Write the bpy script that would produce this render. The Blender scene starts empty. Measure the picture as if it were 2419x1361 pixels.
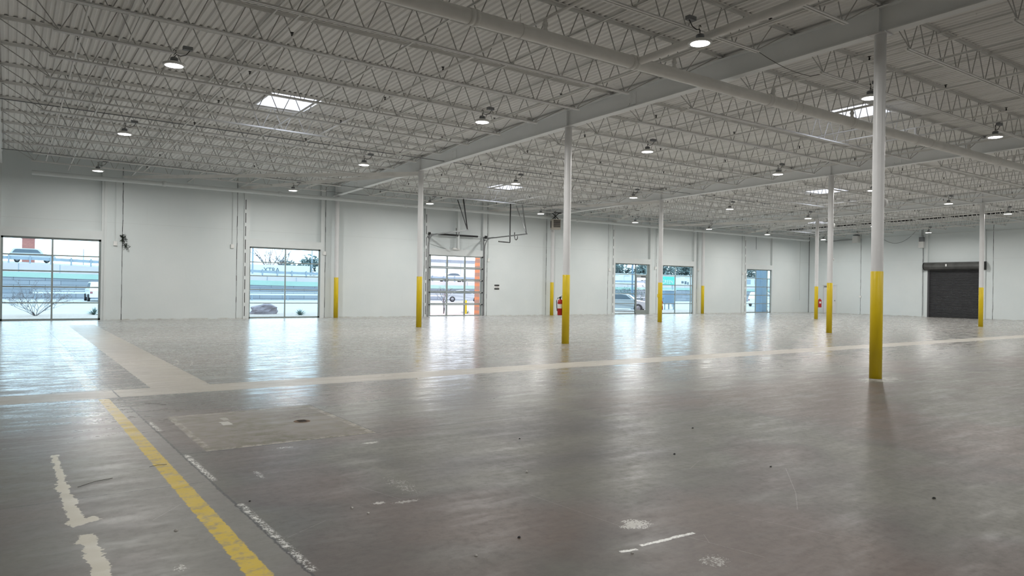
import bpy, math, random
from mathutils import Vector, Matrix
random.seed(7)
C = bpy.context.scene.collection
PI = math.pi
S = 1.829                      # joist spacing
GX = [-13.7, 0.0, 13.65, 27.41, 41.0]   # girder lines (last = right wall)
SL = 0.0137

def tilt(x): return max(0.0, -x) * 0.0088
def rz(x, y, z0): return z0 + SL * abs(y) + tilt(x)      # height on the sloping roof

# ------------------------------------------------------------------ mesh builder
class MB:
    def __init__(s): s.v = []; s.f = []; s.sm = []
    def add(s, vs, fs, smooth=False):
        n = len(s.v); s.v += [tuple(v) for v in vs]
        s.f += [tuple(i + n for i in f) for f in fs]; s.sm += [smooth] * len(fs); return s
    def box(s, x0, x1, y0, y1, z0, z1):
        return s.add([(x, y, z) for z in (z0, z1) for y in (y0, y1) for x in (x0, x1)],
                     [(0, 2, 3, 1), (4, 5, 7, 6), (0, 1, 5, 4), (2, 6, 7, 3), (0, 4, 6, 2), (1, 3, 7, 5)])
    def bar(s, a, b, w, h=None, up=(0, 0, 1)):
        h = h or w; a = Vector(a); b = Vector(b); d = (b - a).normalized(); up = Vector(up)
        if abs(d.dot(up)) > .98: up = Vector((0, 1, 0))
        r = d.cross(up).normalized(); u = r.cross(d)
        vs = [p + r * sx * w / 2 + u * sy * h / 2 for p in (a, b) for sx, sy in ((-1, -1), (1, -1), (1, 1), (-1, 1))]
        return s.add(vs, [(3, 2, 1, 0), (4, 5, 6, 7), (0, 1, 5, 4), (1, 2, 6, 5), (2, 3, 7, 6), (3, 0, 4, 7)])
    def tube(s, pts, r, n=8, caps=True, rr=None):
        pts = [Vector(p) for p in pts]; m = len(pts); vs = []; fs = []
        up = Vector((0, 0, 1))
        for i, p in enumerate(pts):
            d = (pts[min(i + 1, m - 1)] - pts[max(i - 1, 0)]).normalized()
            ref = up if abs(d.dot(up)) < .95 else Vector((1, 0, 0))
            a = d.cross(ref).normalized(); b = a.cross(d); q = rr[i] if rr else r
            vs += [p + a * math.cos(t * 2 * PI / n) * q + b * math.sin(t * 2 * PI / n) * q for t in range(n)]
        for i in range(m - 1):
            for t in range(n):
                u = (t + 1) % n; fs.append((i * n + t, i * n + u, (i + 1) * n + u, (i + 1) * n + t))
        s.add(vs, fs, True)
        if caps:
            s.add(vs[:n], [tuple(range(n))]); s.add(vs[-n:], [tuple(range(n - 1, -1, -1))])
        return s
    def lathe(s, prof, c=(0, 0, 0), n=24, axis='z', smooth=True):
        vs = []; fs = []
        for r, z in prof:
            for t in range(n):
                a = 2 * PI * t / n; p = (r * math.cos(a), r * math.sin(a), z)
                if axis == 'x': p = (p[2], p[0], p[1])
                if axis == 'y': p = (p[0], p[2], p[1])
                vs.append((p[0] + c[0], p[1] + c[1], p[2] + c[2]))
        for i in range(len(prof) - 1):
            for t in range(n):
                u = (t + 1) % n; fs.append((i * n + t, i * n + u, (i + 1) * n + u, (i + 1) * n + t))
        return s.add(vs, fs, smooth)
    def prism(s, poly, x0, x1, axis='x'):
        n = len(poly); vs = []
        for q in (x0, x1):
            for a, b in poly: vs.append((q, a, b) if axis == 'x' else ((a, q, b) if axis == 'y' else (a, b, q)))
        fs = [tuple(range(n)), tuple(range(2 * n - 1, n - 1, -1))]
        fs += [(i, (i + 1) % n, (i + 1) % n + n, i + n) for i in range(n)]
        return s.add(vs, fs)
    def map(s, f): s.v = [f(*v) for v in s.v]; return s
    def mesh(s, name, mat):
        me = bpy.data.meshes.new(name); me.from_pydata(s.v, [], s.f)
        me.polygons.foreach_set('use_smooth', s.sm)
        if mat: me.materials.append(mat)
        me.update(); return me
    def build(s, name, mat, parent=None, loc=None):
        o = bpy.data.objects.new(name, s.mesh(name, mat)); C.objects.link(o)
        if parent: o.parent = parent
        if loc: o.location = loc
        return o

def tag(o, label=None, cat=None, group=None, kind=None):
    if label: o['label'] = label
    if cat: o['category'] = cat
    if group: o['group'] = group
    if kind: o['kind'] = kind
    return o
def thing(name, label, cat, loc=(0, 0, 0), rotz=0, group=None):
    o = bpy.data.objects.new(name, None); C.objects.link(o); o.empty_display_size = .2
    o.location = loc; o.rotation_euler = (0, 0, rotz); return tag(o, label, cat, group)
def copy_tree(o, parent=None):
    c = o.copy(); C.objects.link(c); c.parent = parent
    for ch in list(o.children): copy_tree(ch, c)
    return c
def part(name, me, parent):
    o = bpy.data.objects.new(name, me); C.objects.link(o); o.parent = parent; return o
ORD = ['first', 'second', 'third', 'fourth', 'fifth', 'sixth', 'seventh', 'eighth', 'ninth', 'tenth', 'eleventh',
       'twelfth', 'thirteenth', 'fourteenth', 'fifteenth', 'sixteenth', 'seventeenth', 'eighteenth', 'nineteenth']

# ------------------------------------------------------------------ node helper
class NT:
    def __init__(s, name):
        s.m = bpy.data.materials.new(name); s.m.use_nodes = True; s.t = s.m.node_tree; s.t.nodes.clear()
        s.out = s.t.nodes.new('ShaderNodeOutputMaterial')
    def n(s, typ, **kw):
        nd = s.t.nodes.new(typ)
        for k, v in kw.items(): setattr(nd, k, v)
        return nd
    def put(s, sock, v):
        if hasattr(v, 'is_output'): s.t.links.new(v, sock)
        else: sock.default_value = v
    def math(s, op, a, b=None, c=None, clamp=False):
        nd = s.n('ShaderNodeMath', operation=op, use_clamp=clamp)
        for i, v in enumerate((a, b, c)):
            if v is not None: s.put(nd.inputs[i], v)
        return nd.outputs[0]
    def noise(s, vec, scale, detail=3, rough=.55, dist=0):
        nd = s.n('ShaderNodeTexNoise'); s.put(nd.inputs['Vector'], vec)
        nd.inputs['Scale'].default_value = scale; nd.inputs['Detail'].default_value = detail
        nd.inputs['Roughness'].default_value = rough; nd.inputs['Distortion'].default_value = dist
        return nd.outputs['Fac']
    def mapping(s, vec, scale=(1, 1, 1), rot=(0, 0, 0), loc=(0, 0, 0)):
        nd = s.n('ShaderNodeMapping'); s.put(nd.inputs['Vector'], vec)
        nd.inputs['Scale'].default_value = scale; nd.inputs['Rotation'].default_value = rot; nd.inputs['Location'].default_value = loc
        return nd.outputs[0]
    def mix(s, f, a, b):
        nd = s.n('ShaderNodeMix', data_type='RGBA'); s.put(nd.inputs[0], f)
        s.put(nd.inputs[6], a if hasattr(a, 'is_output') else (*a, 1)); s.put(nd.inputs[7], b if hasattr(b, 'is_output') else (*b, 1))
        return nd.outputs[2]
    def ramp(s, v, lo, hi, a=0., b=1.):
        nd = s.n('ShaderNodeMapRange'); s.put(nd.inputs[0], v)
        for i, q in zip((1, 2, 3, 4), (lo, hi, a, b)): nd.inputs[i].default_value = q
        return nd.outputs[0]
    def bsdf(s, col, rough=.5, metal=0, spec=.5, normal=None):
        b = s.n('ShaderNodeBsdfPrincipled')
        s.put(b.inputs['Base Color'], col if hasattr(col, 'is_output') else (*col, 1))
        s.put(b.inputs['Roughness'], rough); b.inputs['Metallic'].default_value = metal
        s.put(b.inputs['Specular IOR Level'], spec)
        if normal is not None: s.t.links.new(normal, b.inputs['Normal'])
        s.t.links.new(b.outputs[0], s.out.inputs[0]); return b
    def bump(s, h, strength=.3, dist=.01):
        nd = s.n('ShaderNodeBump'); nd.inputs['Strength'].default_value = strength; nd.inputs['Distance'].default_value = dist
        s.t.links.new(h, nd.inputs['Height']); return nd.outputs[0]

def painted(name, col, var=.12, scale=3., rough=.5, metal=0, dark=None, spec=.4):
    t = NT(name); tc = t.n('ShaderNodeTexCoord').outputs['Object']
    f = t.ramp(t.noise(tc, scale, 4), .3, .75)
    d = dark or tuple(c * (1 - var) for c in col)
    t.bsdf(t.mix(f, d, col), rough, metal, spec); return t.m

M = {}
M['steel'] = painted('white_painted_steel', (.82, .82, .80), .12, 2.2, .5)
M['web'] = painted('greyed_web_rod_paint', (.50, .495, .48), .2, 3, .5)
M['chord'] = painted('aged_white_chord_paint', (.86, .86, .84), .1, 2.5, .5)
M['girder'] = painted('grey_white_girder_paint', (.88, .90, .90), .06, 1.2, .55)
M['pipe'] = painted('white_pipe_paint', (.88, .87, .84), .12, 2.5, .4)
M['column'] = painted('white_column_paint', (.72, .72, .72), .06, 4, .35)
M['yellow'] = painted('safety_yellow_paint', (.70, .51, .010), .08, 3, .4)
M['trim'] = painted('white_trim_paint', (.7, .735, .73), .06, 2, .45)
M['alu'] = painted('anodised_frame_metal', (.32, .36, .35), .1, 5, .4, .3)
M['galv'] = painted('galvanised_track_steel', (.38, .39, .39), .25, 8, .4, .6)
M['black'] = painted('black_metal', (.02, .02, .02), .3, 6, .5)
M['dark'] = painted('dark_gap', (.012, .012, .012), .2, 6, .9)
M['shutter'] = painted('charcoal_shutter_slats', (.085, .085, .09), .2, 2, .45, .2)
M['hood'] = painted('charcoal_shutter_hood', (.13, .13, .125), .5, 1.6, .45, .3)
M['red'] = painted('extinguisher_red', (.42, .02, .018), .1, 6, .3)
M['white'] = painted('white_plastic', (.78, .78, .76), .05, 6, .4)
M['beige'] = painted('beige_heater_enamel', (.50, .47, .41), .15, 5, .45)
M['grey'] = painted('grey_box_metal', (.25, .26, .27), .2, 6, .5, .3)
M['rust'] = painted('rusty_iron', (.16, .10, .06), .5, 30, .8)
M['leaf'] = painted('dark_leaf', (.012, .03, .01), .4, 20, .6)
M['chip'] = painted('pale_concrete_chip', (.55, .53, .5), .4, 40, .9)
M['debris'] = painted('dark_debris', (.03, .03, .03), .3, 30, .8)
M['twig'] = painted('dry_twig', (.06, .05, .045), .3, 20, .8)

def emis(name, col, st):
    t = NT(name); e = t.n('ShaderNodeEmission'); e.inputs[0].default_value = (*col, 1); e.inputs[1].default_value = st
    t.t.links.new(e.outputs[0], t.out.inputs[0]); return t.m
M['lens'] = emis('lamp_lens_light', (1, 1, .98), 14)
M['lens'].cycles.emission_sampling = 'NONE'

def glass(name, tint, refl=.08):
    t = NT(name); tr = t.n('ShaderNodeBsdfTransparent'); tr.inputs[0].default_value = (*tint, 1)
    gl = t.n('ShaderNodeBsdfGlossy'); gl.inputs['Roughness'].default_value = .02
    fr = t.n('ShaderNodeFresnel'); fr.inputs[0].default_value = 1.2
    mx = t.n('ShaderNodeMixShader'); t.t.links.new(fr.outputs[0], mx.inputs[0])
    t.t.links.new(tr.outputs[0], mx.inputs[1]); t.t.links.new(gl.outputs[0], mx.inputs[2])
    t.t.links.new(mx.outputs[0], t.out.inputs[0]); return t.m
M['glass_tint'] = glass('blue_tinted_glass', (.80, .92, .97))
M['glass_clear'] = glass('clear_glass', (.97, .97, 1.0))
M['skypane'] = glass('skylight_acrylic', (.92, .90, .99))

def wall_mat():
    t = NT('painted_concrete_wall'); tc = t.n('ShaderNodeTexCoord').outputs['Object']
    big = t.ramp(t.noise(tc, .35, 4), .35, .7); sm = t.noise(tc, 9, 5, .7)
    c = t.mix(big, (.655, .705, .705), (.71, .75, .745))
    sep = t.n('ShaderNodeSeparateXYZ'); t.put(sep.inputs[0], tc); z = sep.outputs[2]
    # pour line at 4.1 m and dirt along the foot of the wall
    ln = t.math('LESS_THAN', t.math('ABSOLUTE', t.math('SUBTRACT', z, 4.12)), .006)
    c = t.mix(t.math('MULTIPLY', ln, .28), c, (.4, .4, .39))
    foot = t.math('MULTIPLY', t.ramp(z, .0, .06, 1, 0), t.ramp(t.noise(tc, 2.2, 5, .7), .42, .62))
    c = t.mix(t.math('MULTIPLY', foot, .75), c, (.33, .27, .2))
    streak = t.ramp(t.noise(t.mapping(tc, (6, 6, .35)), 1.0, 4, .6), .62, .8)
    c = t.mix(t.math('MULTIPLY', streak, .12), c, (.5, .48, .45))
    scuff = t.ramp(t.noise(t.mapping(tc, (.5, .5, 3)), 1.3, 6, .75, 1.5), .70, .72)
    c = t.mix(t.math('MULTIPLY', scuff, .16), c, (.35, .35, .34))
    t.bsdf(c, .6, 0, .3, t.bump(sm, .25, .01)); return t.m
M['wall'] = wall_mat()

def deck_mat():
    t = NT('grey_painted_roof_deck'); tc = t.n('ShaderNodeTexCoord').outputs['Object']
    st = t.noise(t.mapping(tc, (3.5, .25, 1)), 1.0, 4, .6)
    c = t.mix(t.ramp(st, .35, .7), (.82, .815, .795), (.90, .895, .875))
    # screw dimples and side-lap bands every 0.9 m
    sp = t.ramp(t.noise(tc, 7, 2, .5), .74, .78)
    c = t.mix(t.math('MULTIPLY', sp, .4), c, (.5, .5, .48))
    sep = t.n('ShaderNodeSeparateXYZ'); t.put(sep.inputs[0], tc)
    fr = t.math('FRACT', t.math('DIVIDE', sep.outputs[0], .914))
    c = t.mix(t.math('MULTIPLY', t.math('LESS_THAN', fr, .10), .22), c, (.5, .5, .48))
    t.bsdf(c, .6, 0, .3); return t.m
M['deck'] = deck_mat()

# ------------------------------------------------------------------ floor
SCR = [(-9.09, -31.22, -8.89, -31.91), (-10.02, -30.07, -9.93, -31.08), (-9.72, -31.37, -9.6, -31.88), (-7.56, -30.64, -8.21, -31.17), (-8.21, -31.17, -8.6, -31.44), (-8.05, -30.06, -8.34, -30.21), (-9.59, -31.41, -9.68, -31.53), (-11.86, -30.04, -11.54, -29.85), (-11.02, -29.21, -10.9, -29.69), (-7.54, -28.43, -7.44, -28.54), (-12.5, -29.24, -12.27, -28.95)]
def floor_mat():
    t = NT('worn_polished_concrete'); tc0 = t.n('ShaderNodeTexCoord').outputs['Object']
    # ragged edges: jitter the coordinates slightly
    nz = t.n('ShaderNodeTexNoise'); t.put(nz.inputs['Vector'], tc0); nz.inputs['Scale'].default_value = 14; nz.inputs['Detail'].default_value = 3
    nz.inputs['Roughness'].default_value = .75
    vm = t.n('ShaderNodeVectorMath', operation='MULTIPLY_ADD'); t.put(vm.inputs[0], nz.outputs['Color'])
    vm.inputs[1].default_value = (.045, .045, 0); t.put(vm.inputs[2], tc0)
    vs = t.n('ShaderNodeVectorMath', operation='SUBTRACT'); t.put(vs.inputs[0], vm.outputs[0]); vs.inputs[1].default_value = (.0225, .0225, 0)
    sj = t.n('ShaderNodeSeparateXYZ'); t.put(sj.inputs[0], vs.outputs[0]); X, Y = sj.outputs[0], sj.outputs[1]
    s0 = t.n('ShaderNodeSeparateXYZ'); t.put(s0.inputs[0], tc0); X0, Y0 = s0.outputs[0], s0.outputs[1]
    m = t.math
    def band(v, c, h, soft=.006):   # 1 inside |v-c|<h
        return m('DIVIDE', m('SUBTRACT', h, m('ABSOLUTE', m('SUBTRACT', v, c))), soft, clamp=True)
    def rect(cx, cy, hx, hy, soft=.008, x=X, y=Y): return m('MULTIPLY', band(x, cx, hx, soft), band(y, cy, hy, soft))
    def seg(x1, y1, x2, y2, hw, soft=.006, x=X, y=Y):
        L = math.hypot(x2 - x1, y2 - y1); ux, uy = (x2 - x1) / L, (y2 - y1) / L; cx, cy = (x1 + x2) / 2, (y1 + y2) / 2
        dx = m('SUBTRACT', x, cx); dy = m('SUBTRACT', y, cy)
        a = m('ADD', m('MULTIPLY', dx, ux), m('MULTIPLY', dy, uy)); b = m('SUBTRACT', m('MULTIPLY', dx, uy), m('MULTIPLY', dy, ux))
        return m('MULTIPLY', band(a, 0, L / 2, soft), band(b, 0, hw, soft))
    nz2 = t.n('ShaderNodeTexNoise'); t.put(nz2.inputs['Vector'], tc0); nz2.inputs['Scale'].default_value = 7; nz2.inputs['Detail'].default_value = 3
    nz2.inputs['Roughness'].default_value = .8
    va = t.n('ShaderNodeVectorMath', operation='MULTIPLY_ADD'); t.put(va.inputs[0], nz2.outputs['Color']); va.inputs[1].default_value = (.13, .13, 0)
    vb = t.n('ShaderNodeVectorMath', operation='SUBTRACT'); t.put(va.inputs[2], tc0); t.put(vb.inputs[0], va.outputs[0]); vb.inputs[1].default_value = (.065, .065, 0)
    sr = t.n('ShaderNodeSeparateXYZ'); t.put(sr.inputs[0], vb.outputs[0]); XR, YR = sr.outputs[0], sr.outputs[1]
    def mx(*a):
        r = a[0]
        for q in a[1:]: r = m('MAXIMUM', r, q)
        return r
    n_big = t.noise(tc0, .3, 3, .6, 0); n_mid = t.noise(tc0, 1.3, 5, .65, 0); n_fine = nz.outputs['Fac']; n7 = nz2.outputs['Fac']; n_gr = t.noise(tc0, 55, 3, .75)
    n_str = t.noise(t.mapping(tc0, (.8, 3.2, 1), (0, 0, .25)), 1.6, 4, .7, 0)
    c = t.mix(t.ramp(n_mid, .32, .68), (.032, .028, .024), (.088, .080, .069))
    c = t.mix(t.math('MULTIPLY', t.ramp(n_big, .48, .58), .65), c, (.098, .062, .046))
    warm = m('MULTIPLY', t.ramp(n_big, .36, .44), t.ramp(n_big, .52, .46))
    c = t.mix(m('MULTIPLY', warm, .5), c, (.12, .117, .085))
    c = t.mix(m('MULTIPLY', t.ramp(n_str, .5, .75), .4), c, (.15, .146, .138))
    c = t.mix(m('MULTIPLY', t.ramp(n_fine, .4, .7), .25), c, (.05, .049, .046))
    # slab painted paler away from the camera corner, standing in for glancing reflections
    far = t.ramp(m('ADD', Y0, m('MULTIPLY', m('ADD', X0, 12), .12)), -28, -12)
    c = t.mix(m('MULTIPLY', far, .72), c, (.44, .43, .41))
    lf = m('LESS_THAN', m('ADD', X0, m('MULTIPLY', m('ADD', Y0, 30.7), .0146)), -11.93)
    c = t.mix(m('MULTIPLY', lf, .22), c, (.34, .325, .295))
    # pale trench fills
    wear = t.ramp(n_mid, .2, .5, .55, 1)
    strip = rect(8, -22.95, 33, .40, .015)
    bandw = rect(-11.12, -13.2, .43, 9.4, .015)
    c = t.mix(m('MULTIPLY', mx(strip, bandw), m('MULTIPLY', wear, .85)), c, (.40, .37, .315))
    wstrip = m('GREATER_THAN', Y0, -.9)
    c = t.mix(m('MULTIPLY', wstrip, .6), c, (.45, .44, .42))
    rows = m('ADD', m('ABSOLUTE', m('SUBTRACT', X0, 6.85)), 0)
    # square patch round the drain
    patch = rect(-10.9, -26.3, .87, 1.05, .02)
    c = t.mix(m('MULTIPLY', patch, .6), c, t.mix(t.ramp(n7, .38, .62), t.mix(t.ramp(n_mid, .42, .58), (.125, .12, .06), (.20, .18, .14)), t.mix(t.ramp(n_big, .45, .5), (.11, .075, .08), (.24, .22, .20))))
    pe = m('SUBTRACT', rect(-10.9, -26.3, .87, 1.05, .01), rect(-10.9, -26.3, .80, .98, .02))
    c = t.mix(m('MULTIPLY', m('MULTIPLY', pe, t.ramp(n7, .45, .6)), .4), c, (.47, .43, .36))
    # joints (saw cuts)
    xj = m('SUBTRACT', X, m('MULTIPLY', m('ADD', Y0, 30.7), -.0146)); xj0 = m('SUBTRACT', X0, m('MULTIPLY', m('ADD', Y0, 30.7), -.0146))
    j1 = band(xj, -11.93, .014, .008)
    j2 = m('MULTIPLY', seg(-12, -27.36, 6, -27.28, .014, .008, X0), t.ramp(X0, -5, -2, 1, .25))
    j3 = seg(-20, -28.43, -12, -28.43, .007, .006)
    j4 = mx(seg(-10.03, -27.3, -10.03, -23.4, .009), seg(-11.9, -25.2, -10, -25.2, .004))
    jg = m('MULTIPLY', mx(*[band(Y, q, .012, .01) for q in (-18.29, -13.7, -9.14, -4.57)], *[band(X, q, .012, .01) for q in (-4.57, 0, 6.83, 13.65, 20.5, 27.4, 34.2)]), .45)
    jg = m('MULTIPLY', jg, t.ramp(Y0, -24, -22))
    c = t.mix(m('MULTIPLY', mx(j1, j2, j3, j4, jg, band(X, -11.56, .008)if 0 else j3), .9), c, (.014, .013, .012))
    # spalled white flecks along the main joint
    fl = m('MULTIPLY', band(xj, -11.898, .032, .02), t.ramp(m('ADD', m('MULTIPLY', n_fine, .5), m('MULTIPLY', n_gr, .5)), .49, .52))
    fl = m('MULTIPLY', fl, mx(band(Y, -27.9, .55, .05), band(Y, -29.9, .75, .05), band(Y, -25.8, .35, .1)))
    c = t.mix(m('MULTIPLY', fl, .85), c, (.68, .67, .63))
    # yellow lane stripe
    xy = m('SUBTRACT', X, m('MULTIPLY', m('ADD', Y0, 30.5), -.0100))
    yel = m('MULTIPLY', band(xy, -12.165, .066, .008), m('LESS_THAN', Y0, -23.42))
    yw = t.ramp(n7, .36, .52, .45, 1)
    yel = m('MULTIPLY', yel, m('MULTIPLY', yw, t.ramp(Y0, -23.4, -29.5, .6, 1)))
    c = t.mix(yel, c, (.54, .385, .03))
    fade = m('MULTIPLY', rect(-12.29, -17.9, .085, 4.55, .01), t.ramp(n7, .42, .55, .1, .9))
    c = t.mix(fade, c, (.53, .47, .34))
    fade2 = m('MULTIPLY', rect(-12.36, -8, .06, 5.2, .01), t.ramp(n7, .42, .6, 0, .5))
    c = t.mix(fade2, c, (.5, .46, .4))
    # cream paint trails left of the stripe
    tr = mx(seg(-12.945, -26.8, -12.935, -28.0, .030, .006, XR, YR), seg(-12.945, -27.9, -12.91, -29.0, .045, .006, XR, YR), seg(-12.97, -29.07, -12.79, -28.98, .06, .006, XR, YR), seg(-12.885, -29.32, -12.86, -30.6, .045, .006, XR, YR),
            seg(-12.95, -29.45, -12.86, -29.5, .035, .006, XR, YR))
    c = t.mix(m('MULTIPLY', tr, t.ramp(n_mid, .25, .45, .55, .95)), c, (.50, .47, .38))
    # white dashes and scabs
    ds = mx(seg(-10.09, -31.335, -9.62, -31.36, .018), seg(-10.27, -31.345, -10.15, -31.365, .017))
    ds = m('MULTIPLY', ds, t.ramp(n_gr, .36, .46, .2, 1))
    c = t.mix(ds, c, (.68, .68, .65))
    def scab(cx, cy, rx, ry, th=.5, sc=22):
        dx = m('DIVIDE', m('SUBTRACT', X, cx), rx); dy = m('DIVIDE', m('SUBTRACT', Y, cy), ry)
        d = m('ADD', m('MULTIPLY', dx, dx), m('MULTIPLY', dy, dy))
        q = m('ADD', m('SUBTRACT', 1.0, d), m('MULTIPLY', m('SUBTRACT', n7 if sc < 10 else m('ADD', m('MULTIPLY', n_fine, .45), m('MULTIPLY', n_gr, .55)), th), 5.5))
        return m('MULTIPLY', m('LESS_THAN', d, 1.3), t.ramp(q, .55, .8))
    sc = mx(scab(-9.83, -31.03, .16, .12), m('MULTIPLY', scab(-10.72, -29.35, .16, .5, .58, 14), .5), m('MULTIPLY', scab(-9.9, -31.75, .14, .12, .55), .8),
            scab(-10.3, -27.78, .12, .05), scab(-11.58, -28.4, .05, .25, .56), scab(-11.07, -29.68, .06, .04, .5), m('MULTIPLY', scab(-10.9, -29.75, .14, .05, .52), .7),
            m('MULTIPLY', rect(-11.27, -26.0, .055, .11), .8), m('MULTIPLY', rect(-11.22, -25.72, .04, .10), .45), m('MULTIPLY', scab(-11.1, -27.55, .2, .06, .56), .8), scab(-12.5, -30.2, .06, .08, .55))
    c = t.mix(m('MULTIPLY', sc, .7), c, (.55, .54, .5))
    # curved rub marks on the trench fill
    def ring(cx, cy, r, w, y0, y1):
        dx = m('SUBTRACT', X0, cx); dy = m('DIVIDE', m('SUBTRACT', Y0, cy), 2.2)
        d = m('SQRT', m('ADD', m('MULTIPLY', dx, dx), m('MULTIPLY', dy, dy)))
        return m('MULTIPLY', band(d, r, w, .02), m('MULTIPLY', m('GREATER_THAN', Y0, y0), m('LESS_THAN', Y0, y1)))
    rg = mx(ring(-10.9, -18.6, .42, .025, -20.5, -18.3), ring(-10.7, -18.9, .42, .025, -21, -18.7))
    c = t.mix(m('MULTIPLY', rg, .4), c, (.5, .48, .42))
    # column 1 grout ring
    g = scab(-.05, -27.6, .75, .35, .5, 6)
    c = t.mix(m('MULTIPLY', g, .5), c, (.5, .49, .46))
    # scratches
    scr = mx(*[seg(*q, .0035, .004, X0, Y0) for q in SCR])
    c = t.mix(m('MULTIPLY', scr, t.ramp(n_gr, .35, .6, .1, .55)), c, (.42, .41, .39))
    spk = m('MULTIPLY', t.ramp(n_gr, .66, .70), t.ramp(n_mid, .48, .6))
    c = t.mix(m('MULTIPLY', spk, .35), c, (.40, .39, .37))
    # gloss: patchy sealed surface
    nr = t.ramp(n_str, .34, .66)
    rfar = t.math('MULTIPLY_ADD', nr, .22, .13); rnear = t.math('MULTIPLY_ADD', nr, .14, .33)
    kf = t.ramp(Y0, -27.5, -23.5)
    rgh = m('ADD', m('MULTIPLY', rfar, kf), m('MULTIPLY', rnear, m('SUBTRACT', 1.0, kf)))
    rgh = m('ADD', rgh, m('MULTIPLY', mx(strip, bandw, yel, patch), .14))
    rgh = m('ADD', rgh, m('MULTIPLY', t.ramp(n_fine, .45, .75), .08))
    wav = t.noise(t.mapping(tc0, (1, 1.8, 1)), 2.6, 3, .6, 0)
    h = wav
    spc = m('MULTIPLY_ADD', kf, .22, .30)
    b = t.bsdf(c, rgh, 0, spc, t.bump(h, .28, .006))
    return t.m
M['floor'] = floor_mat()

XW0, XW1, YW = -27.4, 41.0, -46.0
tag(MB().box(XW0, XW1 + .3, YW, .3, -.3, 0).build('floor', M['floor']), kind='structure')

# ------------------------------------------------------------------ walls
OPEN = [(-13.6, -10.17), (-4.12, -.70), (5.38, 8.82), (19.15, 22.36), (23.60, 26.81), (32.80, 35.97)]
HT = 3.37; JW = .19
w = MB(); xs = XW0
for a, b in OPEN:
    w.box(xs, a - JW, 0, .3, 0, 7.2); w.box(a - JW, b + JW, .14, .3, HT + .02, 7.2); xs = b + JW
w.box(xs, XW1 + .3, 0, .3, 0, 7.2)
tag(w.build('wall_back', M['wall']), kind='structure')
w = MB(); D0, D1, DH = -13.03, -9.4, 3.62
w.box(41, 41.3, D1, 0, 0, 7.3); w.box(41, 41.3, YW, D0, 0, 7.3); w.box(41.1, 41.3, D0, D1, DH, 7.3)
tag(w.build('wall_right', M['wall']), kind='structure')
tag(MB().box(XW0 - .3, XW0, YW, .3, 0, 7.6).build('wall_left', M['wall']), kind='structure')
tag(MB().box(XW0 - .3, XW1 + .3, YW - .3, YW, 0, 7.6).build('wall_front', M['wall']), kind='structure')
k = 1
for a, b in OPEN:
    t = MB()
    t.box(a - JW, a, -.012, .16, 0, 6.9); t.box(b, b + JW, -.012, .16, 0, 6.9); t.box(a, b, -.012, .16, HT, HT + .36)
    tag(t.build('trim_%d' % k, M['trim']), kind='structure'); k += 1
# sealed panel joints (dark)
t = MB()
for x, z1 in ((-9.39, 6.5), (-4.70, 6.5), (-.47, 6.5), (5.06, 6.5), (9.13, 6.5), (13.42, 6.5), (18.5, 6.5), (27.12, 6.5), (32.2, 6.5), (22.98, 6.5)):
    pts = [(x + random.uniform(-.006, .006), -.002, z1 * i / 26) for i in range(27)]
    for p, q in zip(pts, pts[1:]):
        t.bar(p, q, .022 * random.uniform(.5, 1.15), .006, up=(0, 1, 0))
tag(t.build('trim_%d' % k, M['dark']), kind='structure'); k += 1
t = MB()
for y in (-4.42, -9.04, -13.6):
    pts = [(41 - .002, y + random.uniform(-.006, .006), 6.4 * i / 26) for i in range(27)]
    for p, q in zip(pts, pts[1:]): t.bar(p, q, .006, .024 * random.uniform(.6, 1.15), up=(0, 1, 0))
tag(t.build('trim_%d' % k, M['dark']), kind='structure'); k += 1
t = MB().box(40.97, 41.0, -.02, -.0, 0, 6.4); tag(t.build('trim_%d' % k, M['dark']), kind='structure'); k += 1
# pilasters of the right wall either side of the shutter
t = MB(); t.box(40.94, 41, D1, D1 + .12, 0, 6.2); t.box(40.9, 41, D0 - .12, D0, 0, 6.1)
tag(t.build('trim_%d' % k, M['trim']), kind='structure'); k += 1
# dashed old track angles left of the openings
for x in (-10.02, -4.35, 5.14, 18.9, 32.55):
    t = MB(); z = .12; zt = 6.0
    root = thing('track_angle', None, 'steel angle', (x, 0, 0))
    f = MB().box(-.045, .045, -.05, 0, 0, zt); f.build('angle', M['trim'], root)
    while z < zt - .3 and x > -10:
        t.box(.0, .03, -.054, -.048, z, z + .46); z += .62
    if x > -10: t.build('slot', M['dark'], root)
    root['label'] = {-10.02: 'slim white steel angle running up the wall right of the leftmost window',
                     -4.35: 'slotted white steel angle up the left side of the window with the boulder outside',
                     5.14: 'slotted white steel angle up the left side of the glazed overhead door',
                     18.9: 'slotted white steel angle left of the window with the glass entrance door',
                     32.55: 'slotted white steel angle left of the farthest window near the corner'}[x]
    tag(root, group='track angles beside the wall openings')

# ------------------------------------------------------------------ windows
def grid_window(n, a, b, cols, rows, fw, fr, gl, y=.10, rowz=None, top=HT, x_end=None):
    f = MB(); d = .05
    f.box(a, a + fr, y, y + d, 0, top); f.box(b - fr, b, y, y + d, 0, top)
    f.box(a, b, y, y + d, 0, fr); f.box(a, b, y, y + d, top - fr, top)
    for c in cols: f.box(a + (b - a) * c - fw / 2, a + (b - a) * c + fw / 2, y - .01, y + d, fr, top - fr)
    for r in range(1, rows): z = fr + (top - 2 * fr) * r / rows; f.box(a + fr, b - fr, y - .006, y + d, z - fw * .4, z + fw * .4)
    o = f.build('window_%d' % n, M['alu']); tag(o, kind='structure')
    MB().box(a + fr * .5, b - fr * .5, y + .02, y + .028, fr * .5, top - fr * .5).build('glass_pane', gl, o)
    return o
grid_window(1, *OPEN[0], (.5,), 5, .065, .075, M['glass_tint'])
grid_window(2, *OPEN[1], (.5,), 5, .055, .07, M['glass_tint'])
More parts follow.
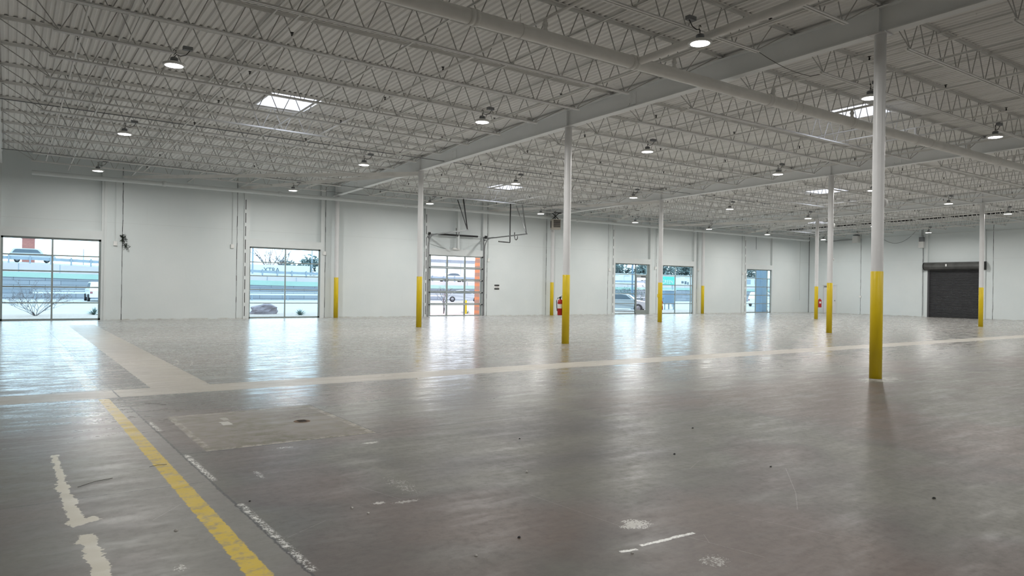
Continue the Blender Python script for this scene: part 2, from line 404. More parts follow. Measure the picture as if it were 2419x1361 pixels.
grid_window(3, *OPEN[4], (.43, .93), 5, .06, .07, M['glass_tint'])
grid_window(4, *OPEN[5], (.40, .86), 5, .06, .07, M['glass_tint'])
# window beside the entrance door
a, b = OPEN[3]
grid_window(5, a, a + 2.0, (.98,), 5, .06, .07, M['glass_tint'])
f = MB(); a2, b2 = a + 2.0, b
f.box(b2 - .22, b2, .08, .16, 0, HT); f.box(a2, b2 - .22, .1, .15, HT - .07, HT); f.box(a2, b2 - .22, .09, .15, 2.58, 2.68)
o = f.build('trim_%d' % k, M['alu']); tag(o, kind='structure'); k += 1
MB().box(a2, b2 - .22, .12, .128, 2.68, HT - .07).build('glass_pane', M['glass_tint'], o)
f = MB(); f.box(a2 + .01, a2 + .07, .09, .14, .0, 2.57); f.box(b2 - .29, b2 - .23, .09, .14, 0, 2.57)
f.box(a2 + .07, b2 - .29, .09, .14, 2.47, 2.57); f.box(a2 + .07, b2 - .29, .09, .14, 0, .28)
o = f.build('door_1', M['alu']); tag(o, kind='structure')
MB().box(a2 + .07, b2 - .29, .11, .118, .28, 2.47).build('glass_pane', M['glass_clear'], o)
MB().bar((b2 - .34, .06, .9), (b2 - .34, .06, 1.25), .03).bar((b2 - .34, .06, .92), (b2 - .34, .1, .92), .02).bar((b2 - .34, .06, 1.23), (b2 - .34, .1, 1.23), .02).build('door_handle', M['galv'], o)
MB().box(b2 - .75, b2 - .35, .03, .09, 2.5, 2.56).build('door_closer', M['black'], o)

# ------------------------------------------------------------------ glazed overhead door with its tracks
a, b = OPEN[2]
door = thing('overhead_door', 'glazed sectional overhead door with steel tracks rising to black torsion springs', 'overhead door', (0, 0, 0))
yy = .03; sh = HT / 5
for r in range(5):
    z0, z1 = r * sh + .006, (r + 1) * sh - .006; f = MB()
    f.box(a, b, yy, yy + .05, z0, z0 + .055); f.box(a, b, yy, yy + .05, z1 - .055, z1)
    for x0, x1 in ((a, a + .12), (b - .12, b), (a + (b - a) / 3 - .045, a + (b - a) / 3 + .045), (a + 2 * (b - a) / 3 - .045, a + 2 * (b - a) / 3 + .045)):
        f.box(x0, x1, yy, yy + .05, z0 + .055, z1 - .055)
    p = f.build('section', M['alu'], door)
    MB().box(a + .1, b - .1, yy + .02, yy + .027, z0 + .05, z1 - .05).build('glass_pane', M['glass_clear'], p)
    for x in (a + .02, b - .02):
        MB().lathe([(0, -.03), (.035, -.03), (.035, .03), (0, .03)], (x, -.03, z1 - .02), 10, 'x').build('roller', M['black'], door)
for x, sx in ((a - .10, -1), (b + .10, 1)):
    pts = [(x, -.06, .02), (x, -.06, 3.75)]
    for i in range(7): q = i / 6 * PI / 2; pts.append((x, -.06 - .55 * (1 - math.cos(q)), 3.85 + .55 * math.sin(q)))
    v = MB(); n = len(pts)
    for p, q in zip(pts, pts[1:]): v.bar(p, q, .05, .035, up=(0, 1, 0))
    v.build('vertical_track', M['galv'], door)
    h = MB().bar((x, -.15, 4.41), (x, -4.15, 4.47), .045, .06); h.bar((x, -.15, 4.44), (x, -1.0, 4.455), .05, .03)
    h.build('horizontal_track', M['galv'], door)
    hz = MB().bar((x, -4.08, 4.47), (x, -3.66, 6.06), .045, .045).bar((x, -4.08, 4.47), (x - .0, -3.1, 6.05), .03, .03)
    hz.build('track_hanger', M['galv'] if sx > 0 else M['black'], door)
    ag = MB().box(x - .05 * sx - .02, x - .05 * sx + .02, -.05, -.0, 0, 4.5).box(x - .06, x + .06, -.14, 0, 4.3, 4.36)
    ag.build('mounting_angle', M['grey'], door)
    MB().lathe([(.0, -.04), (.09, -.04), (.05, -.01), (.05, .01), (.09, .04), (.0, .04)], (x, -.16, 4.5), 14, 'x').build('cable_drum', M['black'], door)
    bp = MB(); c0 = (x, -3.15, 4.5)
    bp.tube([(x, -3.0, 4.62), (x, -3.0, 4.38), (x, -3.06, 4.24), (x, -3.16, 4.2), (x, -3.26, 4.26), (x, -3.28, 4.4)], .022, 8)
    bp.build('bumper_spring', M['black'], door)
MB().tube([(a - .12, -.16, 4.5), (b + .12, -.16, 4.5)], .014, 8).build('torsion_shaft', M['galv'], door)
xm = (a + b) / 2
for x0, x1 in ((a + .45, xm - .05), (xm + .05, b - .45)):
    m_ = MB(); nt = 60; pr = []
    for i in range(nt + 1): pr.append((.055 if i % 2 else .045, x0 + (x1 - x0) * i / nt))
    m_.lathe(pr, (0, -.16, 4.5), 10, 'x'); m_.lathe([(0, x0 - .01), (.05, x0 - .01), (.05, x0)], (0, -.16, 4.5), 10, 'x')
    m_.build('torsion_spring', M['black'], door)
MB().box(xm - .05, xm + .05, -.2, 0, 3.75, 6.3).build('centre_post', M['trim'], door)
MB().box(xm - .3, xm + .12, -.14, -.01, 3.7, 3.8).build('motor_box', M['white'], door)
MB().bar((a, .12, 4.0), (a + 1.1, .1, 3.74), .05, .02).bar((b, .12, 4.3), (b - 1.2, .1, 3.74), .05, .02).build('diagonal_strut', M['trim'], door)

# gas pipe drop
g = MB().tube([(8.95, -2.53, 6.2), (8.95, -2.53, 4.09)], .03).tube([(8.95, -2.53, 4.09), (8.2, -2.53, 4.11)], .03)
tag(g.build('drop_pipe', M['black']), 'black L-shaped pipe hanging from the roof right of the overhead door', 'pipe')

# ------------------------------------------------------------------ roll-up shutter in the right wall
ro = thing('rolling_shutter', 'closed charcoal rolling steel shutter with round hood in the far right wall', 'rolling shutter', (0, 0, 0))
m_ = MB(); poly = []; zz = 0; n = 46; ph = 3.5 / n
for i in range(n):
    z = .04 + i * ph; poly += [(41.10, z), (41.055, z + ph * .22), (41.05, z + ph * .6), (41.085, z + ph * .92)]
vs = []; 
for y in (D0, D1):
    for x, z in poly: vs.append((x, y, z))
L = len(poly); m_.add(vs, [(i, i + 1, i + 1 + L, i + L) for i in range(L - 1)])
m_.build('curtain', M['shutter'], ro)
MB().box(41.04, 41.1, D0, D1, .0, .07).build('bottom_bar', M['black'], ro)
for y in (D0, D1 - .1): MB().box(40.97, 41.06, y - .02, y + .1, 0, 3.5).build('side_guide', M['shutter'], ro)
hp = [(41.0, 3.35), (40.86, 3.36), (40.66, 3.44), (40.58, 3.58), (40.58, 3.74), (40.66, 3.86), (40.8, 3.92), (41.0, 3.93)]
h = MB(); h.prism([(x, z) for x, z in hp], D0 - .1, D1 + .12, 'y')
h.map(lambda x, y, z: (x, y, z)); hd = h.build('hood', M['hood'], ro)
for y in (D0 - .16, D1 + .12):
    h = MB(); h.prism([(x - .03 if x < 41 else x, z) for x, z in hp], y, y + .06, 'y'); h.build('end_bracket', M['black'], ro)
st = MB().box(40.572, 40.578, -10.85, -10.75, 3.62, 3.78); st.build('sticker', M['white'], ro)
# person door on the right wall
f = MB(); y0, y1 = -2.42, -1.33
f.box(40.95, 41, y0 - .06, y0, 0, 2.25); f.box(40.95, 41, y1, y1 + .06, 0, 2.25); f.box(40.95, 41, y0 - .06, y1 + .06, 2.25, 2.31)
tag(f.build('trim_%d' % k, M['trim']), kind='structure'); k += 1
f = MB().box(40.975, 41, y0 + .006, y1 - .006, 0.01, 2.245)
o = f.build('door_2', M['column']); tag(o, kind='structure')
MB().lathe([(0, -.07), (.03, -.06), (.03, -.03), (.012, -.03), (.012, 0)], (40.975, y0 + .09, 1.02), 12, 'x').build('door_knob', M['galv'], o)
MB().box(40.91, 40.975, y1 - .45, y1 - .08, 2.12, 2.2).build('door_closer', M['grey'], o)
MB().box(40.968, 40.975, y0, y0 + .008, 0, 2.25).box(40.968, 40.975, y1 - .008, y1, 0, 2.25).build('door_gap', M['dark'], o)

# ------------------------------------------------------------------ roof deck with skylight openings
SKY = []
for bx, ys in ((-6.73, (-13.72,)), (7.1, (-4.57, -22.86)), (20.9, (-13.72,)), (34.4, (-4.57, -22.86))):
    for y in ys: SKY.append((bx, y))
SKW, SKD = .70, .80
ZD = 6.66
pitch = .1524; pr = [(0, 0), (.062, 0), (.088, .032), (.1264, .032), (.1524, 0)]
d = MB(); x = XW0
while x < XW1 + .2:
    for (xa, za), (xb, zb) in zip(pr, pr[1:]):
        X0, X1 = x + xa, x + xb
        cuts = sorted((cy - SKD, cy + SKD) for cx, cy in SKY if X1 > cx - SKW and X0 < cx + SKW)
        ys = [YW]
        for c0, c1 in cuts: ys += [c0, c1]
        ys.append(0.0)
        for i in range(0, len(ys), 2):
            a_, b_ = ys[i], ys[i + 1]
            d.add([(X0, a_, rz(X0, a_, ZD + za)), (X1, a_, rz(X1, a_, ZD + zb)), (X1, b_, rz(X1, b_, ZD + zb)), (X0, b_, rz(X0, b_, ZD + za))], [(0, 1, 2, 3)])
        d.add([(X0, 0, ZD + za + tilt(X0)), (X1, 0, ZD + zb + tilt(X1)), (X1, .28, ZD + zb + tilt(X1)), (X0, .28, ZD + za + tilt(X0))], [(0, 1, 2, 3)])
    x += pitch
dk = d.build('ceiling', M['deck']); tag(dk, kind='structure')
# skylights
sk_lab = {(-6.73, -13.72): 'square white roof skylight in the leftmost bay, above the joists at upper left',
          (7.1, -4.57): 'roof skylight close to the window wall above the overhead door tracks',
          (7.1, -22.86): 'roof skylight beside the nearest white and yellow column, above the big pipe',
          (20.9, -13.72): 'distant roof skylight just left of the second row column on the right',
          (34.4, -4.57): 'farthest small roof skylight near the back right corner',
          (34.4, -22.86): 'roof skylight in the rightmost bay near the rolling shutter wall'}
for cx, cy in SKY:
    z = rz(cx, cy, ZD); t = thing('skylight', sk_lab[(cx, cy)], 'skylight', (cx, cy, z), 0, 'roof skylights')
    m_ = MB(); W_, D_, H_ = SKW, SKD, .34; th = .05
    m_.box(-W_ - th, -W_, -D_ - th, D_ + th, -.03, H_); m_.box(W_, W_ + th, -D_ - th, D_ + th, -.03, H_)
    m_.box(-W_, W_, -D_ - th, -D_, -.03, H_); m_.box(-W_, W_, D_, D_ + th, -.03, H_)
    m_.build('curb', M['white'], t)
    m_ = MB(); nn = 8; vs = []; fs = []
    for i in range(nn + 1):
        for j in range(nn + 1):
            u, v = i / nn * 2 - 1, j / nn * 2 - 1
            vs.append((u * (W_ + th), v * (D_ + th), H_ + .16 * (1 - u * u) * (1 - v * v)))
    for i in range(nn):
        for j in range(nn): q = i * (nn + 1) + j; fs.append((q, q + 1, q + nn + 2, q + nn + 1))
    m_.add(vs, fs, True); m_.build('dome', M['skypane'], t)

# ------------------------------------------------------------------ girders
GN = {0: 'leftmost', 1: 'first', 2: 'second', 3: 'third'}
def ibeam(x, y0, y1, z0, depth, wdt, tf=.02, tw=.014):
    m_ = MB()
    m_.box(x - wdt / 2, x + wdt / 2, y0, y1, z0, z0 + tf); m_.box(x - wdt / 2, x + wdt / 2, y0, y1, z0 + depth - tf, z0 + depth)
    m_.box(x - tw / 2, x + tw / 2, y0, y1, z0 + tf, z0 + depth - tf)
    return m_.map(lambda X, Y, Z: (X, Y, Z + SL * abs(Y) + tilt(x)))
GB = 6.07; GD = .49
glab = {0: 'deep roof girder over the left edge of the hall above the yellow stripe',
        1: 'deep grey white roof girder carried by the nearest row of columns',
        2: 'deep roof girder carried by the middle row of columns', 3: 'deep roof girder carried by the farthest row of columns'}
for gi in range(4):
    x = GX[gi]; g = thing('girder', glab[gi], 'girder', (0, 0, 0), 0, 'roof girders')
    ibeam(x, YW, 0, GB, GD, .22).build('beam', M['girder'], g)
    for c in range(0, 5):
        y = -S * 5 * c if c else -.31
        s_ = MB().box(x - .09, x + .09, y - .012, y + .012, GB + .02, GB + GD - .02).map(lambda X, Y, Z: (X, Y, Z + SL * abs(Y) + tilt(x)))
        s_.build('stiffener', M['girder'], g)
    for c in range(0, 5):
        y = -S * 5 * c + -2.6
        s_ = MB().box(x - .02, x + .02, y - .16, y + .16, GB + .08, GB + GD - .08)
        for by in (-.09, .09):
            for bz in (.12, .24, .36): s_.lathe([(0, -.032), (.016, -.03), (.016, .03), (0, .032)], (x, y + by, GB + bz), 8, 'x')
        s_.map(lambda X, Y, Z: (X, Y, Z + SL * abs(Y) + tilt(x)))
        s_.build('splice_plate', M['girder'], g)

# ------------------------------------------------------------------ columns
collab = {(1, 3): 'nearest and largest white round column with a yellow painted foot, right of centre',
          (1, 2): 'white round column with a yellow foot, in the nearest row, with a fire extinguisher behind it',
          (1, 1): 'slim white column with yellow foot standing just left of the glazed overhead door',
          (1, 0): 'white column with yellow foot against the window wall right of the boulder window',
          (2, 2): 'white column with yellow foot immediately left of the nearest column, in the middle row',
          (2, 1): 'white column with yellow foot standing before the gap between the entrance and the green sign window',
          (2, 0): 'white column with yellow foot against the wall under the unit heater',
          (3, 2): 'white column with yellow foot in front of the right side of the rolling shutter',
          (3, 1): 'white column with yellow foot and red extinguisher in front of the small white door',
          (3, 0): 'white column with yellow foot against the window wall right of the green sign window'}
for (g_, c), lab in collab.items():
    x = GX[g_]; y = -S * 5 * c if c else -.31; R_ = .105
    t = thing('column', lab, 'column', (x, y, 0), 0, 'round steel columns')
    zt = rz(x, y, GB)
    MB().lathe([(R_, 2.0), (R_, zt - .02)], n=28).build('shaft', M['column'], t)
    MB().lathe([(0, 0), (R_ + .004, 0), (R_ + .004, 2.0), (R_, 2.004), (0, 2.004)], n=28).build('yellow_foot', M['yellow'], t)
    MB().box(-.16, .16, -.16, .16, zt - .02, zt).build('cap_plate', M['column'], t)
# small devices on columns
def disc_device(loc, ang, r, h, lab, cat, nm, mat):
    t = MB().lathe([(0, 0), (r, 0), (r, h * .6), (r * .8, h), (0, h)], (0, 0, 0), 20, 'x').build(nm, mat)
    t.location = loc; t.rotation_euler = (0, 0, ang); return tag(t, lab, cat)
x, y = GX[1], -S * 15
disc_device((x + .10, y - .035, 3.30), -.3, .075, .07, 'round white alarm bell on the right side of the nearest column', 'alarm', 'alarm_bell', M['white'])
x, y = GX[2], -S * 10
disc_device((x + .06, y - .09, 4.3), -1.1, .09, .05, 'round white alarm on the middle row column beside the nearest column', 'alarm', 'alarm_bell', M['white'])
disc_device((x + .09, y - .05, 2.95), -.4, .04, .06, 'small white call point on the column left of the nearest one', 'call point', 'call_point', M['white'])
x, y = GX[2], -S * 5
tag(MB().box(x - .16, x - .105, y - .04, y + .04, 1.25, 1.42).build('control_box', M['yellow']), 'small yellow box on the column before the green sign window', 'box')

def extinguisher(loc, ang, lab, cover=False, s=1.0):
    t = thing('fire_extinguisher', lab, 'fire extinguisher', loc, ang, 'fire extinguishers on the columns')
    if cover:
        MB().box(-.085, .085, -.08, .08, 0, .46).lathe([(.08, .46), (.07, .5), (.03, .53), (0, .54)], n=16).build('cover', M['red'], t)
        MB().box(-.05, .05, -.084, -.08, .24, .36).build('label_plate', M['white'], t)
        MB().bar((0, .1, .3), (0, .16, .3), .05).build('bracket', M['black'], t); return t
    MB().lathe([(0, 0), (.075, 0), (.08, .02), (.08, .38), (.065, .44), (.03, .47), (0, .47)], n=20).build('cylinder', M['red'], t)
    MB().lathe([(.0815, .2), (.0815, .33)], n=20).build('label_band', M['white'], t)
    MB().lathe([(.022, .47), (.022, .52), (0, .52)], n=12).box(-.02, .02, -.03, .03, .5, .54).build('valve', M['black'], t)
    MB().bar((-.02, 0, .53), (.13, 0, .60), .025, .012).bar((-.02, 0, .52), (.12, 0, .5), .025, .012).build('lever', M['black'], t)
    MB().tube([(-.02, 0, .51), (-.08, 0, .5), (-.11, 0, .42), (-.1, 0, .25), (-.09, 0, .12)], .012, 8).build('hose', M['black'], t)
    MB().bar((0, .08, .25), (0, .14, .25), .04).bar((-.085, 0, .12), (.085, 0, .12), .012).build('bracket', M['galv'], t)
    return t
extinguisher((GX[1] - .06, -18.29 + .19, .82), -1.0, 'red fire extinguisher with white label behind the left edge of the second nearest column')
extinguisher((GX[2] + .16, -9.14 + .05, .62), -.3, 'red fire extinguisher with black handle right of the column before the green sign window')
extinguisher((GX[3] + .22, -9.14 - .10, .72), -.6, 'red covered fire extinguisher right of the column before the small white door', True)

# ------------------------------------------------------------------ bar joists
BC = 5.99          # underside of bottom chord at y = 0
def joist_meshes(b):
    x0, x1 = GX[b], GX[b + 1]; L = x1 - x0; e0, e1 = 1.02, 1.16
    if b == 3: e1 = .9
    top = ZD - BC          # top of joist relative
    tc = MB(); bc = MB(); wb = MB()
    for sy in (-1, 1):
        tc.box(.02, L - .02, min(sy * .008, sy * .068), max(sy * .008, sy * .068), top - .006, top)
        tc.box(.02, L - .02, min(sy * .008, sy * .015), max(sy * .008, sy * .015), top - .065, top)
        bc.box(e0, L - e1, min(sy * .008, sy * .052), max(sy * .008, sy * .052), 0, .006)
        bc.box(e0, L - e1, min(sy * .008, sy * .014), max(sy * .008, sy * .014), 0, .048)
        for xa, xb in ((-.06 if b else .0, .22), (L - .22, L + (.06 if b < 3 else 0))):
            tc.box(xa, xb, min(sy * .008, sy * .05), max(sy * .008, sy * .05), top - .064, top - .056)
    n = round((L - e0 - e1 - .2) / .67); p = (L - e0 - e1 - .2) / n
    zb, zt_ = .03, top - .03; pts = []
    xb0 = e0 + .1
    pts = [(.14, 0, zt_ - .02), (xb0, 0, zb)]
    for i in range(n): pts += [(xb0 + p * (i + .46), 0, zt_), (xb0 + p * (i + .54), 0, zt_), (xb0 + p * (i + 1) - .03, 0, zb), (xb0 + p * (i + 1) + .03, 0, zb)]
    pts += [(L - .14, 0, zt_ - .02)]
    for a_, b_ in zip(pts, pts[1:]): wb.tube([a_, b_], .0108, 6, caps=False)
    wb.tube([(xb0, 0, zb), (xb0 - .45, 0, zt_)], .010, 6, caps=False); wb.tube([(L - xb0 - .12, 0, zb), (L - .72, 0, zt_)], .010, 6, caps=False)
    f = lambda X, Y, Z: (X + x0, Y, Z + tilt(X + x0))
    return [(nm, mb.map(f).mesh(nm, mt_)) for nm, mb, mt_ in (('top_chord', tc, M['chord']), ('bottom_chord', bc, M['steel']), ('web', wb, M['web']))]
bayname = ['leftmost bay', 'second bay from left', 'third bay from left', 'rightmost bay']
kmax = [17, 17, 14, 12]
for b in range(4):
    ms = joist_meshes(b)
    for kk in range(1, kmax[b] + 1):
        y = -S * kk
        t = thing('roof_joist', 'white open web roof joist, %s from the window wall, %s' % (ORD[kk - 1], bayname[b]), 'roof joist',
                  (0, y, BC + SL * abs(y)), 0, 'open web joists under the roof deck')
        for nm, me in ms: part(nm, me, t)

# bridging bars across the joists
bn = ['leftmost bay', 'second bay', 'third bay', 'rightmost bay']
for b in range(4):
    yend = -S * kmax[b]
    for j, off in enumerate((2.3, 4.6, 6.85, 9.1, 11.5)):
        x = GX[b] + off
        for lvl, z in (('lower', BC + .0), ('upper', ZD - .075)):
            if lvl == 'upper' and j == 2: continue
            m_ = MB().box(x - .018, x + .018, yend, -.0, z, z + .004).box(x - .018, x - .014, yend, -.0, z, z + .036)
            if lvl == 'lower': m_.map(lambda X, Y, Z: (X, Y, Z + .05))
            m_.map(lambda X, Y, Z: (X, Y, rz(X, Y, Z)))
            tag(m_.build('bridging_bar', M['steel']), 'thin white bar across the joist %ss in the %s, %s from left' % ('bottom' if lvl == 'lower' else 'top', bn[b], ORD[j]),
                'bridging bar', 'bridging bars between the joists')
# sprinkler branch pipes with heads
hd = MB().lathe([(.014, 0), (.014, .03), (.008, .035), (.008, .06), (.03, .062), (.03, .066), (0, .067)], n=8)
hd.tube([(-.016, 0, .03), (-.02, 0, .045), (-.005, 0, .06)], .004, 5).tube([(.016, 0, .03), (.02, 0, .045), (.005, 0, .06)], .004, 5)
hme = hd.mesh('sprinkler_head', M['black'])
BR = [-12.2 + 3.43 * i for i in range(16)]
for i, x in enumerate(BR):
    if x > 40.5: break
    b = min(3, int((x + 13.7) / 13.7)); y0 = -S * kmax[b] if x > -3 else -S * 17; y1 = -1.0
    t = thing('sprinkler_pipe', 'white sprinkler branch pipe with black heads, %s counting from the left' % ORD[i], 'sprinkler pipe', (x, 0, 0), 0, 'sprinkler branch pipes')
    z0 = 6.14
    if abs(x) < .5: x += .5
    MB().tube([(0, y0, rz(x, y0, z0)), (0, y1, rz(x, y1, z0))], .024, 10).build('pipe', M['pipe'], t)
    yh = -2.3 - (1.5 if i % 2 else 0) * 0
    for q in range(11):
        y = -1.4 - 3.05 * q - .6
        if y < y0: break
        h = part('sprinkler_head', hme, t); h.location = (0, y, rz(x, y, z0 + .02)); h.scale = (1.25, 1.25, 1.25)
# big sprinkler main with risers and couplings
mp = thing('sprinkler_main', 'big white sprinkler main pipe crossing under the roof from top centre to right', 'pipe', (0, 0, 0))
ym = -24.08
zm = lambda x: rz(min(x, 0), ym, 5.80)
seg_ = MB().tube([(x, ym, zm(x)) for x in (-13.5, -9, -4.5, 0, 14, 28, 40.9)], .128, 24); seg_.build('pipe', M['pipe'], mp)
for i, x in enumerate(BR):
    if x > 40.5: break
    xx = x + (.5 if abs(x) < .5 else 0)
    r_ = MB().lathe([(.04, zm(xx) + .1), (.04, rz(xx, ym, 6.14) - .0)], (xx, ym, 0), 12).lathe([(.055, zm(xx) + .22), (.055, zm(xx) + .27)], (xx, ym, 0), 12)
    r_.lathe([(.055, zm(xx) + .11), (.05, zm(xx) + .15), (.04, zm(xx) + .15)], (xx, ym, 0), 12)
    r_.build('riser', M['pipe'], mp)
for x in (-6.9, -3.1, 1.35, 4.9 + .05, 8.4, 14.0, 19.5, 25, 30.5, 36):
    c_ = MB().lathe([(.128, x - .09), (.146, x - .085), (.146, x - .02), (.138, x - .015), (.138, x + .015), (.146, x + .02), (.146, x + .085), (.128, x + .09)], (0, ym, zm(x)), 24, 'x')
    c_.build('coupling', M['pipe'], mp)
for x in (-8.6, -5.0 - .9, 2.3, 2.55, 9.2, 16.0, 23, 30, 37):
    c_ = MB(); z = zm(x)
    c_.tube([(x, ym + .14 * math.sin(q * PI / 8 * 2), z + .14 * math.cos(q * PI / 8 * 2)) for q in range(9)], .007, 6)
    c_.tube([(x, ym, z + .14), (x, ym, z + .3)], .007, 6); c_.build('hanger', M['pipe'], mp)
cp = MB().tube([(-3.02, ym + .0, zm(-3) + .02), (-3.02, -45.5, rz(-3, -45.5, 5.84))], .078, 18)
tag(cp.build('feed_pipe', M['pipe']), 'medium white pipe branching off the big main pipe towards the top right', 'pipe')
# hanger stub + gutter-like pipe along window wall
gp = thing('wall_pipe', 'long white horizontal pipe hung high along the window wall', 'pipe', (0, 0, 0))
MB().tube([(-12.64, -.6, 5.86), (39.95, -.6, 5.90)], .092, 14).build('pipe', M['trim'], gp)
x = -11.3; i = 0
while x < 40:
    MB().box(x - .02, x + .02, -.62, -.58, 5.95, 6.6).build('hanger', M['trim'], gp)
    x += 4.6
for x in (-7.9, -2.95, 3.6, 15.3, 26):
    MB().lathe([(.092, x - .08), (.115, x - .07), (.115, x + .07), (.092, x + .08)], (0, -.6, 5.87), 14, 'x').build('coupling', M['trim'], gp)
# electrical conduits along joists (thin lines parallel to window wall)
for (y, x0, x1, z, lab) in ((-3.62, -13.6, 13, 6.10, 'thin grey conduit run linking the ceiling lamps nearest the window wall'),
                            (-11.0, -13.6, 20, 6.32, 'thin grey conduit run along a joist linking the second row of lamps'),
                            (-1.1, -12.6, 40, 6.12, 'thin white pipe high up beside the window wall above the larger pipe')):
    m_ = MB().tube([(x, y, z + tilt(x) + (0.0 if i % 2 else -.0)) for i, x in enumerate([x0 + (x1 - x0) * q / 12 for q in range(13)])], .014, 6)
    tag(m_.build('conduit', M['grey']), lab, 'conduit')
# horizontal braces between wall and columns
for (x0, y0, x1, nm) in ((0, -9.14, -9.4, 'long brace from column beside the overhead door to the wall by the leftmost window'),
                         (0, -9.14, -4.6, 'brace from column beside the overhead door to the wall left of boulder window'),
                         (13.65, -9.14, 9.1, 'brace from middle row column to the wall right of the overhead door'),
                         (13.65, -9.14, 18.9, 'brace from middle row column to the wall left of the entrance window'),
                         (27.41, -9.14, 22.8, 'brace from farthest row column to the wall beside the green sign window'),
                         (27.41, -9.14, 32.3, 'brace from farthest row column to the wall left of the farthest window')):
    z0 = rz(x0, y0, GB) - .05; z1 = 6.08 + tilt(x1) * .5
    m_ = MB().bar((x0, y0, z0), (x1, -.02, z1), .13, .012).bar((x0, y0, z0 - .06), (x1, -.02, z1 - .06), .012, .13)
    tag(m_.build('roof_brace', M['pipe']), nm, 'brace', 'roof braces at the window wall')
# row of dark boxes under the deck near the right wall
m_ = MB(); y = -20
while y < -.8:
    m_.box(36.6, 36.66, y, y + .19, 6.46, 6.64); y += .26
m_.map(lambda X, Y, Z: (X, Y, Z + SL * abs(Y)))
tag(m_.build('dashed_strip', M['dark']), 'row of dark dashes under the deck near the shutter wall', 'vent strip')

# ------------------------------------------------------------------ high bay lamps
def lamp_proto():
    t = thing('high_bay_lamp', 'x', 'ceiling lamp', (0, 0, 0))
    MB().lathe([(.17, .0), (.205, .0), (.215, .012), (.215, .035), (.19, .05), (.12, .075), (.07, .09), (.0, .09)], n=28).build('housing', M['white'], t)
    MB().lathe([(0, -.004), (.12, -.002), (.203, .004)], n=28).build('lens', M['lens'], t)
    MB().lathe([(.06, .09), (.075, .1), (.075, .15), (.05, .17), (0, .17)], n=16).build('driver', M['grey'], t)
    MB().tube([(0, 0, .17), (0, 0, .23), (.03, 0, .26), (.03, 0, .31), (0, 0, .33), (-.02, 0, .3)], .008, 6).build('hook', M['black'], t)
    MB().box(.16, .34, -.05, .05, .36, .43).build('junction_box', M['grey'], t)
    MB().tube([(0, 0, .16), (.04, .02, .24), (.12, .02, .22), (.22, .01, .26), (.3, 0, .37)], .008, 6).build('cord', M['black'], t)
    return t
LX = [-10.65, -3.3, 2.75, 9.4, 16.4, 23.6, 30.2, 37.1]; LY = [-3.62, -11.2, -18.78, -25.95, -33.3, -41.0]
collabel = ['leftmost file', 'second file, left of nearest girder', 'third file, right of nearest girder', 'fourth file from left',
            'fifth file from left', 'sixth file from left', 'seventh file from left', 'eighth file, nearest shutter wall']
rowlabel = ['first row from the window wall', 'second row from the window wall', 'third row from the window wall', 'fourth row from the window wall',
            'fifth row from the window wall', 'sixth row from the window wall']
proto = None; LP = 150
ld = bpy.data.lights.new('lamp_light', 'AREA'); ld.shape = 'DISK'; ld.size = .38; ld.energy = LP; ld.color = (1, .985, .955)
for i, x in enumerate(LX):
    for j, y in enumerate(LY):
        xx = x + {(2, 0): .65, (2, 1): .4, (3, 0): .8, (3, 1): .25, (3, 3): -.5, (4, 0): .9, (4, 2): -.55, (5, 2): -1.0, (5, 1): -.4, (5, 0): .4, (6, 2): -1.0, (2, 3): -.35}.get((i, j), 0)
        z = rz(xx, y, 5.60)
        if proto is None: proto = t = lamp_proto()
        else: t = copy_tree(proto)
        t.location = (xx, y, z); t.rotation_euler = (0, 0, PI if i == 1 and j > 2 else 0)
        t['label'] = 'round lamp, %s, %s' % (collabel[i], rowlabel[j]); t['group'] = 'high bay lamps hung from the joists'
        lo = bpy.data.objects.new('lamp_light', ld); C.objects.link(lo); lo.location = (xx, y, z - .012)

# ------------------------------------------------------------------ unit heater, boxes, conduits, sign
t = thing('unit_heater', 'beige louvred unit heater hung below the roof at the window wall', 'heater', (13.3, -1.0, 5.15), -.45)
MB().box(-.27, .27, -.22, .22, 0, .6).build('cabinet', M['beige'], t)
l = MB()
for i in range(8): l.box(-.16, .24, -.235, -.22, .12 + i * .055, .15 + i * .055)
l.build('louvre', M['black'], t)
MB().box(-.275, -.27, -.12, .12, .1, .5).build('side_grille', M['black'], t)
MB().tube([(-.2, 0, .6), (0, 0, .8), (.25, 0, 1.0)], .025, 6).tube([(.2, 0, .6), (0, 0, .8), (-.25, 0, 1.02)], .025, 6).bar((-.3, 0, 1.0), (.35, 0, 1.0), .05).build('hanger_bracket', M['black'], t)
MB().tube([(0, .05, .6), (0, .05, 1.1)], .05, 10).build('flue', M['galv'], t)
for (x, z, lab) in ((-9.66, 3.24, 'small white wall box on a conduit right of the leftmost window'), (-4.91, 3.34, 'small white wall box left of the boulder window joint'),
                    (-.62 + .1, 3.2, 'small white wall box right of the boulder window'), (9.2, 3.21, 'small white wall box right of the overhead door'),
                    (18.62, 2.92, 'small white wall box left of the entrance window'), (22.85, 3.15, 'small white wall box between entrance and green sign windows'),
                    (27.21, 3.16, 'small white wall box right of the green sign window'), (32.32, 3.0, 'small white wall box left of the farthest window')):
    t = thing('wall_box', lab, 'electrical box', (x, 0, z), 0, 'small electrical boxes on the window wall')
    MB().box(-.07, .07, -.07, 0, -.09, .09).build('box', M['white'], t)
    MB().tube([(0, -.025, .09), (0, -.025, 5.85 - z)], .012, 6).build('conduit', M['trim'], t)
t = thing('wall_conduit', 'thin black cable hanging down the wall above the farthest window', 'cable', (33.9, 0, 0))
MB().tube([(0, -.02, 6), (0, -.02, 4.9)], .02, 6).build('cable', M['grey'], t)
